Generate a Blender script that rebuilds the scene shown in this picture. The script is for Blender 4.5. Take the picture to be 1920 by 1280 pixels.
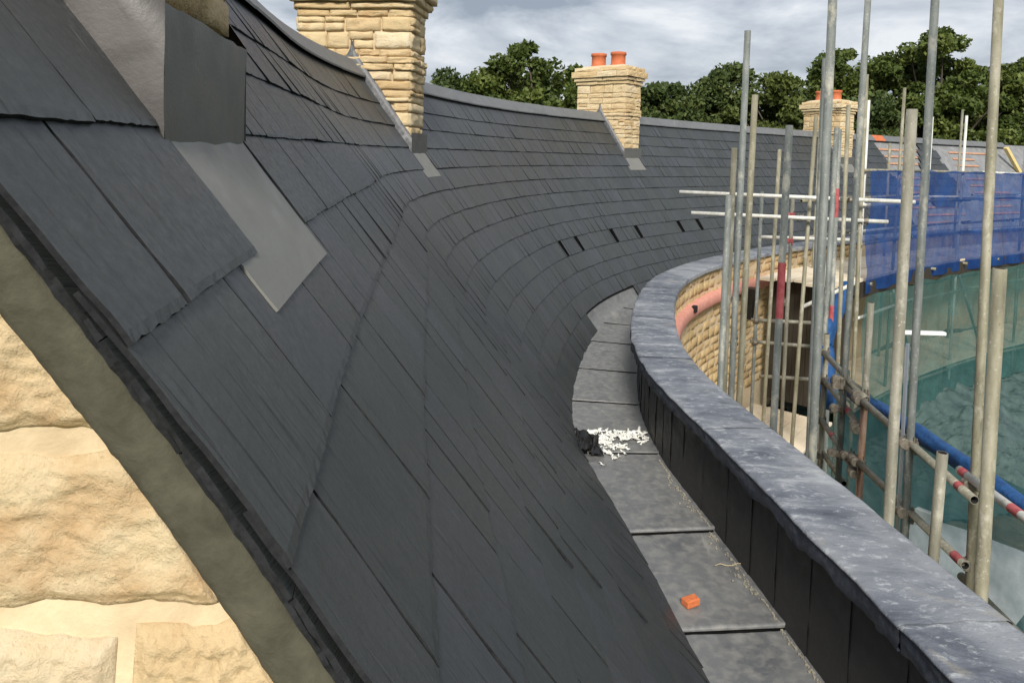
import bpy, math, random
import numpy as np
from mathutils import Matrix, Vector, noise
for o in list(bpy.data.objects): bpy.data.objects.remove(o)
SC = bpy.context.scene
COL = SC.collection
R = random.Random(7)
ZC = 5.5                       # eye height above the courtyard

# ------------------------------------------------------------------ camera
F_PX, PITCH, ROLL, PPY = 1372.5, 0.0577, 0.0295, 366.6
cam = bpy.data.cameras.new('camera'); co = bpy.data.objects.new('camera', cam); COL.objects.link(co)
cam.sensor_width = 36.0; cam.lens = F_PX/1920*36.0
cam.shift_y = -(640-PPY)/1920; cam.clip_start = 0.02; cam.clip_end = 3000
X0 = Vector((1, 0, 0)); U0 = Vector((0, math.sin(PITCH), math.cos(PITCH))); F0 = Vector((0, math.cos(PITCH), -math.sin(PITCH)))
Xr = X0*math.cos(ROLL)+U0*math.sin(ROLL); Ur = U0*math.cos(ROLL)-X0*math.sin(ROLL)
M = Matrix.Identity(4)
for i in range(3): M[i][0] = Xr[i]; M[i][1] = Ur[i]; M[i][2] = -F0[i]
M[2][3] = ZC
co.matrix_world = M
SC.camera = co

# ------------------------------------------------------------------ world, sun, exposure
SUN_AZ, SUN_EL = math.radians(183), math.radians(38)     # clockwise from +Y, seen from above
w = bpy.data.worlds.new('World'); SC.world = w; w.use_nodes = True
nt = w.node_tree; nt.nodes.clear()
def N(t, **k):
    n = nt.nodes.new(t)
    for a, b in k.items(): setattr(n, a, b)
    return n
L = nt.links.new
sky = N('ShaderNodeTexSky', sky_type='NISHITA'); sky.sun_disc = False
sky.sun_elevation = SUN_EL; sky.sun_rotation = SUN_AZ; sky.air_density = 1.2; sky.dust_density = 2.0
tc = N('ShaderNodeTexCoord'); sep = N('ShaderNodeSeparateXYZ'); L(tc.outputs['Generated'], sep.inputs[0])
mx = N('ShaderNodeMath', operation='MAXIMUM'); L(sep.outputs[2], mx.inputs[0]); mx.inputs[1].default_value = 0.0
ad = N('ShaderNodeMath', operation='ADD'); L(mx.outputs[0], ad.inputs[0]); ad.inputs[1].default_value = 0.26
dx = N('ShaderNodeMath', operation='DIVIDE'); L(sep.outputs[0], dx.inputs[0]); L(ad.outputs[0], dx.inputs[1])
dy = N('ShaderNodeMath', operation='DIVIDE'); L(sep.outputs[1], dy.inputs[0]); L(ad.outputs[0], dy.inputs[1])
cmb = N('ShaderNodeCombineXYZ'); L(dx.outputs[0], cmb.inputs[0]); L(dy.outputs[0], cmb.inputs[1]); cmb.inputs[2].default_value = 3.7
nz = N('ShaderNodeTexNoise'); nz.inputs['Scale'].default_value = 2.0; nz.inputs['Detail'].default_value = 7; nz.inputs['Roughness'].default_value = 0.57
nz.inputs['Distortion'].default_value = 0.35
L(cmb.outputs[0], nz.inputs['Vector'])
rp = N('ShaderNodeValToRGB'); e = rp.color_ramp.elements
e[0].position = 0.37; e[0].color = (0.27, 0.31, 0.37, 1)
e[1].position = 0.63; e[1].color = (0.73, 0.75, 0.78, 1)
m1 = e.new(0.46); m1.color = (0.42, 0.46, 0.52, 1)
m2 = e.new(0.56); m2.color = (0.58, 0.61, 0.66, 1)
L(nz.outputs['Fac'], rp.inputs[0])
bg1 = N('ShaderNodeBackground'); L(sky.outputs[0], bg1.inputs[0]); bg1.inputs[1].default_value = 0.10
bg2 = N('ShaderNodeBackground'); L(rp.outputs[0], bg2.inputs[0]); bg2.inputs[1].default_value = 1.0
mixw = N('ShaderNodeMixShader'); mixw.inputs[0].default_value = 0.9
L(bg1.outputs[0], mixw.inputs[1]); L(bg2.outputs[0], mixw.inputs[2])
wo = N('ShaderNodeOutputWorld'); L(mixw.outputs[0], wo.inputs[0])
sl = bpy.data.lights.new('sun', 'SUN'); sl.energy = 4.0; sl.angle = math.radians(14); sl.color = (1.0, 0.95, 0.86)
so = bpy.data.objects.new('sun', sl); COL.objects.link(so)
sd = Vector((math.sin(SUN_AZ)*math.cos(SUN_EL), math.cos(SUN_AZ)*math.cos(SUN_EL), math.sin(SUN_EL)))
so.rotation_euler = sd.to_track_quat('Z', 'Y').to_euler(); so.location = (0, -5, 20)
SC.view_settings.view_transform = 'Standard'; SC.view_settings.look = 'None'
SC.view_settings.exposure = 0.28; SC.view_settings.gamma = 1.0; SC.view_settings.use_curve_mapping = False

# ------------------------------------------------------------------ materials
class Mat:
    def __init__(s, name, rough=0.7, metal=0.0, spec=0.5):
        s.m = bpy.data.materials.new(name); s.m.use_nodes = True
        s.t = s.m.node_tree; s.b = s.t.nodes['Principled BSDF']; s.out = s.t.nodes['Material Output']
        s.b.inputs['Roughness'].default_value = rough; s.b.inputs['Metallic'].default_value = metal
        s.b.inputs['Specular IOR Level'].default_value = spec
    def n(s, t, **k):
        x = s.t.nodes.new(t)
        for a, b in k.items():
            if a in x.inputs.keys(): x.inputs[a].default_value = b
            else: setattr(x, a, b)
        return x
    def l(s, a, b): s.t.links.new(a, b)
    def coord(s, kind='Object', scale=(1, 1, 1), loc=(0, 0, 0)):
        if kind == 'UV': v = s.n('ShaderNodeUVMap').outputs[0]
        else: v = s.n('ShaderNodeTexCoord').outputs[kind]
        mp = s.n('ShaderNodeMapping'); mp.inputs['Scale'].default_value = scale; mp.inputs['Location'].default_value = loc
        s.l(v, mp.inputs[0]); return mp.outputs[0]
    def noise(s, vec, scale, detail=6, rough=0.6, dist=0.0):
        x = s.n('ShaderNodeTexNoise', Scale=scale, Detail=detail, Roughness=rough, Distortion=dist)
        s.l(vec, x.inputs['Vector']); return x.outputs['Fac']
    def ramp(s, fac, stops):
        r = s.n('ShaderNodeValToRGB'); el = r.color_ramp.elements
        el[0].position, el[0].color = stops[0][0], (*stops[0][1], 1)
        el[1].position, el[1].color = stops[-1][0], (*stops[-1][1], 1)
        for p, c in stops[1:-1]:
            q = el.new(p); q.color = (*c, 1)
        s.l(fac, r.inputs[0]); return r.outputs[0]
    def mix(s, fac, a, b, mode='MIX'):
        x = s.n('ShaderNodeMix', data_type='RGBA', blend_type=mode)
        if isinstance(fac, float): x.inputs[0].default_value = fac
        else: s.l(fac, x.inputs[0])
        for i, v in ((6, a), (7, b)):
            if isinstance(v, tuple): x.inputs[i].default_value = (*v, 1)
            else: s.l(v, x.inputs[i])
        return x.outputs[2]
    def attr(s, name): return s.n('ShaderNodeAttribute', attribute_name=name).outputs['Fac']
    def col(s, c):
        if isinstance(c, tuple): s.b.inputs['Base Color'].default_value = (*c, 1)
        else: s.l(c, s.b.inputs['Base Color'])
        return s
    def bump(s, h, strength=0.4, dist=0.01):
        x = s.n('ShaderNodeBump', Strength=strength, Distance=dist); s.l(h, x.inputs['Height']); s.l(x.outputs[0], s.b.inputs['Normal']); return s
    def rough(s, v): s.l(v, s.b.inputs['Roughness']); return s
MT = {}
def mslate():
    m = Mat('slate', 0.5, 0, 0.5)
    uv = m.coord('UV')
    gr = m.noise(m.coord('UV', (26, 4, 1)), 3.0, 8, 0.62, 0.3)
    fine = m.noise(uv, 60, 6, 0.65); blot = m.noise(uv, 5, 4, 0.5)
    tone = m.attr('tone')
    c1 = m.ramp(tone, [(0, (0.028, 0.033, 0.035)), (0.3, (0.036, 0.042, 0.042)), (0.55, (0.042, 0.046, 0.045)), (0.75, (0.037, 0.041, 0.049)), (1, (0.049, 0.053, 0.061))])
    c2 = m.mix(m.ramp(gr, [(0.38, (0, 0, 0)), (0.7, (1, 1, 1))]), c1, (0.062, 0.067, 0.069), 'MIX')
    c2 = m.mix(0.45, c1, c2)
    c3 = m.mix(m.ramp(blot, [(0.35, (0, 0, 0)), (0.75, (0.5, 0.5, 0.5))]), c2, (0.033, 0.038, 0.036))
    # scratches and chalk marks
    sc = m.noise(m.coord('UV', (70, 3.2, 1), (3, 1, 0)), 1.6, 2, 0.4)
    c4 = m.mix(m.ramp(sc, [(0.74, (0, 0, 0)), (0.79, (0.6, 0.6, 0.6))]), c3, (0.20, 0.21, 0.21))
    # riven cleavage: fine dark lines running down the slope
    ck = m.noise(m.coord('UV', (75, 3.0, 1), (8, 2, 0)), 1.3, 4, 0.55, 0.3)
    c4 = m.mix(m.ramp(ck, [(0.325, (0.85, 0.85, 0.85)), (0.375, (0, 0, 0))]), c4, (0.016, 0.017, 0.018))
    m.col(c4)
    hh = m.mix(0.4, m.mix(0.5, gr, fine), m.ramp(ck, [(0.30, (0, 0, 0)), (0.42, (1, 1, 1))]))
    m.bump(hh, 0.6, 0.005)
    m.rough(m.ramp(fine, [(0.3, (0.36,)*3), (0.7, (0.56,)*3)])); return m.m
MT['slate'] = mslate()
def mlead(name, dark, mid, light, rough=0.5, sc=1.0, metal=0.0, bump=0.35):
    m = Mat(name, rough, metal, 0.5)
    o = m.coord('Object')
    a = m.noise(m.coord('Object', (1, 0.55, 1)), 5.5*sc, 8, 0.58, 0.9); b = m.noise(o, 24*sc, 5, 0.5, 0.4); f = m.noise(o, 140, 3, 0.6)
    c = m.ramp(a, [(0.30, dark), (0.48, mid), (0.62, mid), (0.74, light)])
    c = m.mix(m.ramp(b, [(0.42, (0, 0, 0)), (0.72, (0.6, 0.6, 0.6))]), c, light)
    m.col(c); m.bump(m.mix(0.35, a, f), bump, 0.012)
    m.rough(m.ramp(b, [(0.3, (rough-0.1,)*3), (0.7, (rough+0.15,)*3)])); return m.m
def mcope():
    m = Mat('lead_coping', 0.45, 0, 0.5); o = m.coord('Object')
    a = m.noise(m.coord('Object', (0.34, 1.0, 1)), 7.5, 9, 0.72, 0.5); b = m.noise(m.coord('Object', (0.6, 1.0, 1), (4, 2, 0)), 30, 9, 0.74, 0.3)
    st = m.noise(m.coord('Object', (0.7, 1, 1), (9, 1, 3)), 3.1, 5, 0.6, 0.7); f = m.noise(o, 120, 4, 0.6); big = m.noise(m.coord('Object', (1, 0.6, 1), (1, 5, 3)), 1.6, 3, 0.5)
    c = m.ramp(a, [(0.30, (0.046, 0.053, 0.072)), (0.43, (0.106, 0.117, 0.144)), (0.55, (0.168, 0.181, 0.210)), (0.67, (0.34, 0.355, 0.375))])
    c = m.mix(m.ramp(big, [(0.50, (0, 0, 0)), (0.62, (0.6, 0.6, 0.6))]), c, (0.30, 0.312, 0.33))
    c = m.mix(m.ramp(b, [(0.54, (0, 0, 0)), (0.66, (0.8, 0.8, 0.8))]), c, (0.43, 0.45, 0.47))
    c = m.mix(m.ramp(b, [(0.26, (0.8, 0.8, 0.8)), (0.42, (0, 0, 0))]), c, (0.050, 0.057, 0.080))
    c = m.mix(m.ramp(st, [(0.60, (0, 0, 0)), (0.70, (0.55, 0.55, 0.55))]), c, (0.36, 0.33, 0.25))
    m.col(c); m.bump(m.mix(0.3, a, f), 0.5, 0.012); m.rough(m.ramp(b, [(0.3, (0.33,)*3), (0.7, (0.62,)*3)])); return m.m
MT['lead_cope'] = mcope()
MT['lead_edge_shaded'] = mlead('lead_edge_shaded', (0.026, 0.031, 0.045), (0.042, 0.050, 0.070), (0.11, 0.12, 0.14), 0.5, 1.6)  # dark apron lead, with the shade it hangs in put into the colour
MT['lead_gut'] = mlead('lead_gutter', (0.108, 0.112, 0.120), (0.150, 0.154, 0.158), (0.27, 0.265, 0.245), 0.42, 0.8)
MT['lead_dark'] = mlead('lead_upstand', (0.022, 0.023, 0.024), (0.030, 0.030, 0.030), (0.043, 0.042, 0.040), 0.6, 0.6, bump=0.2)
MT['lead_new'] = mlead('lead_new', (0.15, 0.148, 0.135), (0.17, 0.168, 0.152), (0.19, 0.188, 0.172), 0.48, 0.5, bump=0.12)
MT['lead_apron'] = mlead('lead_apron', (0.085, 0.087, 0.080), (0.10, 0.102, 0.094), (0.12, 0.121, 0.112), 0.45, 0.4, bump=0.12)
MT['lead_side'] = mlead('lead_side', (0.06, 0.062, 0.07), (0.095, 0.098, 0.105), (0.24, 0.24, 0.24), 0.45, 1.4, bump=0.3)
MT['lead_shiny'] = mlead('lead_shiny', (0.028, 0.024, 0.023), (0.075, 0.068, 0.064), (0.16, 0.15, 0.14), 0.42, 0.32, 0.0, bump=0.10)
MT['ridge'] = mlead('ridge_tile', (0.10, 0.105, 0.11), (0.13, 0.135, 0.14), (0.17, 0.175, 0.18), 0.6, 0.7, bump=0.2)
def mstone(name, cols, scale=1.0, bump=0.6, dist=0.012, rust=0.55):
    m = Mat(name, 0.9, 0, 0.2); o = m.coord('Object')
    t = m.attr('tone'); a = m.noise(o, 7*scale, 6, 0.6, 0.5); b = m.noise(o, 45*scale, 8, 0.7); r = m.noise(m.coord('Object', (1, 1, 1), (5, 3, 2)), 4*scale, 4, 0.6)
    c = m.ramp(t, [(i/(len(cols)-1), q) for i, q in enumerate(cols)])
    c = m.mix(m.ramp(a, [(0.35, (0, 0, 0)), (0.7, (0.7, 0.7, 0.7))]), c, (0.68, 0.52, 0.30))
    c = m.mix(m.ramp(r, [(rust, (0, 0, 0)), (rust+0.2, (0.6, 0.6, 0.6))]), c, (0.46, 0.25, 0.10))
    c = m.mix(m.ramp(b, [(0.28, (0.5, 0.5, 0.5)), (0.42, (0, 0, 0))]), c, (0.36, 0.23, 0.11))
    m.col(c); m.bump(b, bump, dist); return m.m
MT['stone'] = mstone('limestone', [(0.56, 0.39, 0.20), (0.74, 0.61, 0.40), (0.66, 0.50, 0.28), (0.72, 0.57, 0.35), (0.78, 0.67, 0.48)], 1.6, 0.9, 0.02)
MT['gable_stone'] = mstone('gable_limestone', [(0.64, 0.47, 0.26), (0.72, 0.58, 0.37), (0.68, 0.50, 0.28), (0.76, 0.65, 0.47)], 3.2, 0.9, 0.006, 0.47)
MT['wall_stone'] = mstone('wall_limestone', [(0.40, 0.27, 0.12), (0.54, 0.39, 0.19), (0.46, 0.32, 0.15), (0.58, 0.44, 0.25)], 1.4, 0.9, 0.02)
def msimple(name, c0, c1, scale=20, rough=0.8, bump=0.2, dist=0.004, metal=0, stretch=(1, 1, 1), spec=0.4, det=6):
    m = Mat(name, rough, metal, spec); o = m.coord('Object', stretch); a = m.noise(o, scale, det, 0.62, 0.2)
    m.col(m.ramp(a, [(0.3, c0), (0.7, c1)])); m.bump(a, bump, dist); return m.m
MT['mortar'] = msimple('mortar', (0.52, 0.40, 0.25), (0.66, 0.53, 0.36), 40, 0.95, 0.5, 0.004)
MT['gable_mortar'] = msimple('gable_mortar', (0.52, 0.40, 0.25), (0.70, 0.56, 0.37), 18, 0.95, 0.7, 0.008, 0, (1, 1, 1), 0.1, 9)
MT['verge_mortar'] = msimple('verge_mortar', (0.048, 0.045, 0.030), (0.092, 0.086, 0.060), 30, 0.95, 0.9, 0.004)
MT['underlay'] = msimple('roof_underlay', (0.012, 0.012, 0.013), (0.02, 0.02, 0.021), 20, 0.9)
MT['membrane'] = msimple('roof_membrane', (0.16, 0.165, 0.17), (0.26, 0.265, 0.27), 6, 0.7, 0.4, 0.02)
MT['batten'] = msimple('batten_wood', (0.34, 0.18, 0.11), (0.48, 0.28, 0.18), 12, 0.8, 0.2)
MT['terracotta'] = msimple('terracotta', (0.42, 0.105, 0.04), (0.56, 0.17, 0.075), 14, 0.75, 0.2)
MT['brick'] = msimple('brick', (0.46, 0.11, 0.035), (0.62, 0.19, 0.07), 60, 0.9, 0.5)
MT['pink'] = msimple('pink_band', (0.58, 0.24, 0.18), (0.68, 0.33, 0.26), 14, 0.9, 0.3)
def mtube(name, c0, c1, c2, metal=0.1):
    m = Mat(name, 0.62, metal, 0.35); o = m.coord('Object', (1, 1, 0.25)); a = m.noise(o, 14, 6, 0.65); b = m.noise(m.coord('Object'), 60, 5, 0.7)
    c = m.ramp(a, [(0.3, c0), (0.52, c1), (0.72, c2)])
    d_ = m.noise(m.coord('Object', (1, 1, 0.6), (3, 1, 8)), 7, 7, 0.7)
    c = m.mix(m.ramp(d_, [(0.55, (0, 0, 0)), (0.66, (0.75, 0.75, 0.75))]), c, (0.42, 0.40, 0.33))
    c = m.mix(m.ramp(b, [(0.60, (0, 0, 0)), (0.70, (0.7, 0.7, 0.7))]), c, (0.5, 0.49, 0.44))
    c = m.mix(m.ramp(b, [(0.28, (0.7, 0.7, 0.7)), (0.40, (0, 0, 0))]), c, (0.10, 0.075, 0.05))
    m.col(c); m.bump(b, 0.25, 0.002); return m.m
MT['tube_grey'] = mtube('galvanised_tube', (0.10, 0.115, 0.108), (0.165, 0.18, 0.168), (0.25, 0.265, 0.25))
MT['tube_olive'] = mtube('weathered_tube', (0.14, 0.13, 0.09), (0.23, 0.215, 0.15), (0.33, 0.31, 0.24))
MT['tube_tan'] = mtube('dusty_tube', (0.15, 0.142, 0.108), (0.22, 0.21, 0.165), (0.32, 0.305, 0.25))
MT['tube_white'] = mtube('bright_tube', (0.45, 0.45, 0.42), (0.60, 0.60, 0.56), (0.72, 0.72, 0.68), 0.1)
MT['tube_rust'] = mtube('rusty_tube', (0.10, 0.055, 0.035), (0.20, 0.12, 0.08), (0.28, 0.20, 0.15))
MT['red'] = msimple('red_paint', (0.30, 0.045, 0.055), (0.46, 0.13, 0.13), 22, 0.6)
MT['coupler'] = msimple('coupler_steel', (0.12, 0.10, 0.08), (0.30, 0.27, 0.22), 40, 0.6, 0.3, 0.002, 0.4)
MT['slate_edge'] = msimple('cut_edge_with_shade', (0.014, 0.015, 0.016), (0.030, 0.031, 0.033), 90, 0.9, 0.4, 0.003, 0, (1, 1, 1), 0.1)  # cut slate edges; joint shade is put into their near-black colour
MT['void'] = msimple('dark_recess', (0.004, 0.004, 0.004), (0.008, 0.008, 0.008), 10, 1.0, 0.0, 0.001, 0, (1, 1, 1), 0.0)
MT['hole'] = msimple('tube_inside', (0.005, 0.005, 0.005), (0.01, 0.01, 0.01), 10, 0.9)
MT['white_plastic'] = msimple('white_plastic', (0.72, 0.73, 0.74), (0.80, 0.80, 0.80), 8, 0.35, 0.02)
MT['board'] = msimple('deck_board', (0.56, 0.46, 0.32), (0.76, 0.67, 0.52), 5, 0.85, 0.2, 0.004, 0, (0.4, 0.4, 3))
MT['dark_board_and_shade'] = msimple('dark_board_and_shade', (0.022, 0.017, 0.011), (0.045, 0.036, 0.024), 8, 0.8, 0.3, 0.01, 0, (4, 4, 0.4))  # toe board brown, also the painted shade of the lift below the deck
MT['black'] = msimple('black_plastic', (0.006, 0.006, 0.006), (0.014, 0.014, 0.014), 10, 0.5)
MT['paper'] = msimple('white_scrap', (0.66, 0.66, 0.60), (0.82, 0.82, 0.78), 30, 0.9)
MT['grit'] = msimple('grit', (0.14, 0.13, 0.10), (0.34, 0.31, 0.25), 90, 0.95)
MT['straw'] = msimple('straw', (0.40, 0.34, 0.20), (0.52, 0.45, 0.30), 30, 0.9)
MT['mud'] = msimple('mud', (0.060, 0.052, 0.036), (0.16, 0.138, 0.10), 2.6, 0.95, 0.9, 0.12, 0, (1, 1, 1), 0.2, 10)
MT['field'] = msimple('field', (0.045, 0.075, 0.02), (0.09, 0.12, 0.035), 0.4, 0.95, 0.4, 0.1)
MT['tarp'] = msimple('grey_sheeting', (0.026, 0.052, 0.050), (0.070, 0.110, 0.098), 4.5, 0.36, 0.4, 0.03)
MT['bark'] = msimple('bark', (0.05, 0.04, 0.03), (0.11, 0.09, 0.07), 12, 0.95, 0.6, 0.02, 0, (1, 1, 0.2))
MT['roll'] = msimple('blue_roll', (0.006, 0.045, 0.15), (0.013, 0.085, 0.25), 14, 0.6, 0.9, 0.02, 0, (1, 1, 1))
def mleaf(name, a, b, c):
    m = Mat(name, 0.6, 0, 0.3); t = m.attr('tone')
    m.col(m.ramp(t, [(0, a), (0.5, b), (1, c)]))
    tr = m.n('ShaderNodeBsdfTranslucent'); m.l(m.ramp(t, [(0, b), (1, c)]), tr.inputs[0])
    mx = m.n('ShaderNodeMixShader'); mx.inputs[0].default_value = 0.22
    m.l(m.b.outputs[0], mx.inputs[1]); m.l(tr.outputs[0], mx.inputs[2]); m.l(mx.outputs[0], m.out.inputs[0]); return m.m
MT['leaf0'] = mleaf('oak_leaf', (0.044, 0.066, 0.013), (0.084, 0.118, 0.024), (0.150, 0.178, 0.040))
MT['leaf1'] = mleaf('ash_leaf', (0.036, 0.058, 0.016), (0.064, 0.094, 0.026), (0.112, 0.140, 0.040))
MT['leaf2'] = mleaf('field_maple_leaf', (0.042, 0.060, 0.012), (0.080, 0.105, 0.022), (0.125, 0.150, 0.038))
def mnet(name, c0, c1, op):
    m = Mat(name, 0.7, 0, 0.2); o = m.coord('Object'); a = m.noise(o, 3.0, 5, 0.6)
    cc = m.ramp(a, [(0.3, c0), (0.7, c1)]); m.col(cc)
    tl = m.n('ShaderNodeBsdfTranslucent'); m.l(cc, tl.inputs[0])
    mm = m.n('ShaderNodeMixShader'); mm.inputs[0].default_value = 0.4; m.l(m.b.outputs[0], mm.inputs[1]); m.l(tl.outputs[0], mm.inputs[2])
    tp = m.n('ShaderNodeBsdfTransparent'); mx = m.n('ShaderNodeMixShader')
    b = m.noise(m.coord('Object', (1, 1, 1), (2, 7, 1)), 5.0, 4, 0.6)
    f = m.ramp(b, [(0.3, (op-0.1,)*3), (0.7, (op+0.1,)*3)]); m.l(f, mx.inputs[0])
    m.l(tp.outputs[0], mx.inputs[1]); m.l(mm.outputs[0], mx.inputs[2]); m.l(mx.outputs[0], m.out.inputs[0]); return m.m
MT['net_blue'] = mnet('blue_net', (0.008, 0.050, 0.24), (0.022, 0.11, 0.38), 0.70)
MT['net_teal'] = mnet('teal_net', (0.055, 0.165, 0.165), (0.10, 0.25, 0.235), 0.62)
MT['net_near'] = mnet('near_teal_net', (0.045, 0.165, 0.185), (0.085, 0.25, 0.26), 0.72)
def mcar():
    m = Mat('white_car_paint', 0.25, 0, 0.6); m.b.inputs['Coat Weight'].default_value = 0.6
    a = m.noise(m.coord('Object'), 5, 5, 0.6); m.col(m.ramp(a, [(0.3, (0.62, 0.64, 0.63)), (0.7, (0.70, 0.72, 0.71))])); return m.m
MT['car'] = mcar()
MT['glass'] = msimple('car_glass', (0.05, 0.08, 0.085), (0.07, 0.10, 0.105), 3, 0.08, 0.0, 0.001, 0, (1, 1, 1), 0.8)
MT['tyre'] = msimple('tyre', (0.015, 0.015, 0.015), (0.025, 0.025, 0.025), 30, 0.9)
MT['rim'] = msimple('rim', (0.35, 0.36, 0.37), (0.45, 0.46, 0.47), 20, 0.35, 0.05, 0.001, 0.7)
MT['lamp'] = msimple('lamp_glass', (0.55, 0.56, 0.56), (0.7, 0.7, 0.7), 10, 0.15)
MT['yellow'] = msimple('yellow_timber', (0.58, 0.44, 0.17), (0.72, 0.58, 0.27), 12, 0.8, 0.2)

# ------------------------------------------------------------------ object helpers
class MB:
    def __init__(s): s.v = []; s.f = []; s.uv = []; s.t = []; s.mi = []; s.m2 = None
    def add(s, v, f, uv=None, tone=0.5):
        b = len(s.v); s.v += [tuple(map(float, q)) for q in v]; s.f += [tuple(i+b for i in q) for q in f]
        s.uv += list(uv) if uv is not None else [(0.0, 0.0)]*len(v)
        s.t += [tone]*len(v); return b
    def build(s, name, mat, parent=None, smooth=False, label=None):
        me = bpy.data.meshes.new(name); me.from_pydata(s.v, [], s.f)
        if s.uv:
            ul = me.uv_layers.new(name='UVMap'); li = np.empty(len(me.loops), dtype=np.int32); me.loops.foreach_get('vertex_index', li)
            ul.data.foreach_set('uv', np.asarray(s.uv, dtype=np.float32)[li].ravel())
        at = me.attributes.new('tone', 'FLOAT', 'POINT'); at.data.foreach_set('value', np.asarray(s.t, dtype=np.float32))
        me.materials.append(MT[mat] if isinstance(mat, str) else mat)
        if s.m2:
            me.materials.append(MT[s.m2]); me.polygons.foreach_set('material_index', s.mi)
        if smooth: me.polygons.foreach_set('use_smooth', [True]*len(me.polygons))
        me.update()
        return link(name, me, parent, label)
def link(name, me, parent=None, label=None):
    o = bpy.data.objects.new(name, me); COL.objects.link(o)
    if parent is not None:
        o.parent = parent
        o.matrix_parent_inverse = Matrix.Translation(-Vector(parent.get('base', (0, 0, 0))))
    if label: o['label'] = label
    return o
def thing(name, label, cat, base, group=None):
    o = bpy.data.objects.new(name, None); COL.objects.link(o); o.location = base; o['base'] = tuple(base)
    o.empty_display_size = 0.2; o['label'] = label; o['category'] = cat
    if group: o['group'] = group
    return o
def tag(o, label=None, cat=None, group=None, kind=None):
    for k, v in (('label', label), ('category', cat), ('group', group), ('kind', kind)):
        if v: o[k] = v
    return o
def grid_faces(nu, nv, off=0):      # nu columns, nv rows of vertices, row-major
    return [(off+j*nu+i, off+j*nu+i+1, off+(j+1)*nu+i+1, off+(j+1)*nu+i) for j in range(nv-1) for i in range(nu-1)]
def ns(p, f=1.0, sd=0.0): return noise.noise(Vector((p[0]*f+sd, p[1]*f+sd*1.7, p[2]*f-sd*0.6)))
def fbm(p, f=1.0, sd=0.0, oc=4):
    a, t = 1.0, 0.0
    for i in range(oc): t += a*ns(p, f, sd+i*7.3); a *= 0.5; f *= 2.1
    return t
def obox(mb, c, ex, ey, ez, hx, hy, hz, tone=0.5, bev=0.0):
    c = Vector(c); ex, ey, ez = Vector(ex), Vector(ey), Vector(ez)
    if bev <= 0:
        v = [c+ex*hx*a+ey*hy*b+ez*hz*d for d in (-1, 1) for b in (-1, 1) for a in (-1, 1)]
        f = [(0, 2, 3, 1), (4, 5, 7, 6), (0, 1, 5, 4), (2, 6, 7, 3), (0, 4, 6, 2), (1, 3, 7, 5)]
        mb.add(v, f, None, tone); return
    v = []
    for d, s_ in ((-1, bev), (-1, 0), (1, 0), (1, bev)):
        zz = hz*d if s_ else (hz-bev)*d
        for a, b in ((-1, -1), (1, -1), (1, 1), (-1, 1)): v.append(c+ex*(hx-s_)*a+ey*(hy-s_)*b+ez*zz)
    f = [(3, 2, 1, 0), (12, 13, 14, 15)]
    for r in range(3):
        for i in range(4): j = (i+1) % 4; f.append((r*4+i, r*4+j, r*4+4+j, r*4+4+i))
    mb.add(v, f, None, tone)
def frame(d):
    d = Vector(d).normalized(); a = Vector((0, 0, 1)) if abs(d.z) < 0.9 else Vector((1, 0, 0))
    x = d.cross(a).normalized(); return x, d.cross(x).normalized(), d
def ring_tube(mb, pts, r, n=12, tone=0.5, cap=True):
    rings = []
    for i, p in enumerate(pts):
        a = pts[max(i-1, 0)]; b = pts[min(i+1, len(pts)-1)]
        x, y, _ = frame(Vector(b)-Vector(a)); rr = r[i] if isinstance(r, (list, tuple)) else r
        rings.append([Vector(p)+(x*math.cos(t)+y*math.sin(t))*rr for t in [2*math.pi*q/n for q in range(n)]])
    v = [q for g_ in rings for q in g_]; f = []
    for k in range(len(rings)-1):
        for q in range(n): f.append((k*n+q, k*n+(q+1) % n, (k+1)*n+(q+1) % n, (k+1)*n+q))
    if cap: f += [tuple(reversed(range(n))), tuple(range((len(rings)-1)*n, len(rings)*n))]
    mb.add(v, f, None, tone)
TR = 0.0242
def tube(name, p0, p1, mat, parent, r=TR, label=None):
    """one scaffold tube: a hollow pipe, wall 4 mm, open at both ends"""
    p0, p1 = Vector(p0), Vector(p1); x, y, dd = frame(p1-p0); n = 14; mb = MB(); v = []
    for p, rr in ((p0+dd*0.12, r*0.83), (p0, r*0.83), (p0, r), (p1, r), (p1, r*0.83), (p1-dd*0.12, r*0.83)):
        v += [p+(x*math.cos(2*math.pi*q/n)+y*math.sin(2*math.pi*q/n))*rr for q in range(n)]
    f = []
    for k in range(5):
        for q in range(n): f.append((k*n+q, k*n+(q+1) % n, (k+1)*n+(q+1) % n, (k+1)*n+q))
    f += [tuple(range(n)), tuple(reversed(range(5*n, 6*n)))]
    mb.add(v, f); o = mb.build(name, mat, parent, True, label)
    o.data.materials.append(MT['hole'])
    mi = [0]*len(f)
    for k in (0, 4):
        for q in range(n): mi[k*n+q] = 1
    mi[-1] = mi[-2] = 1
    o.data.polygons.foreach_set('material_index', mi); return o

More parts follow.
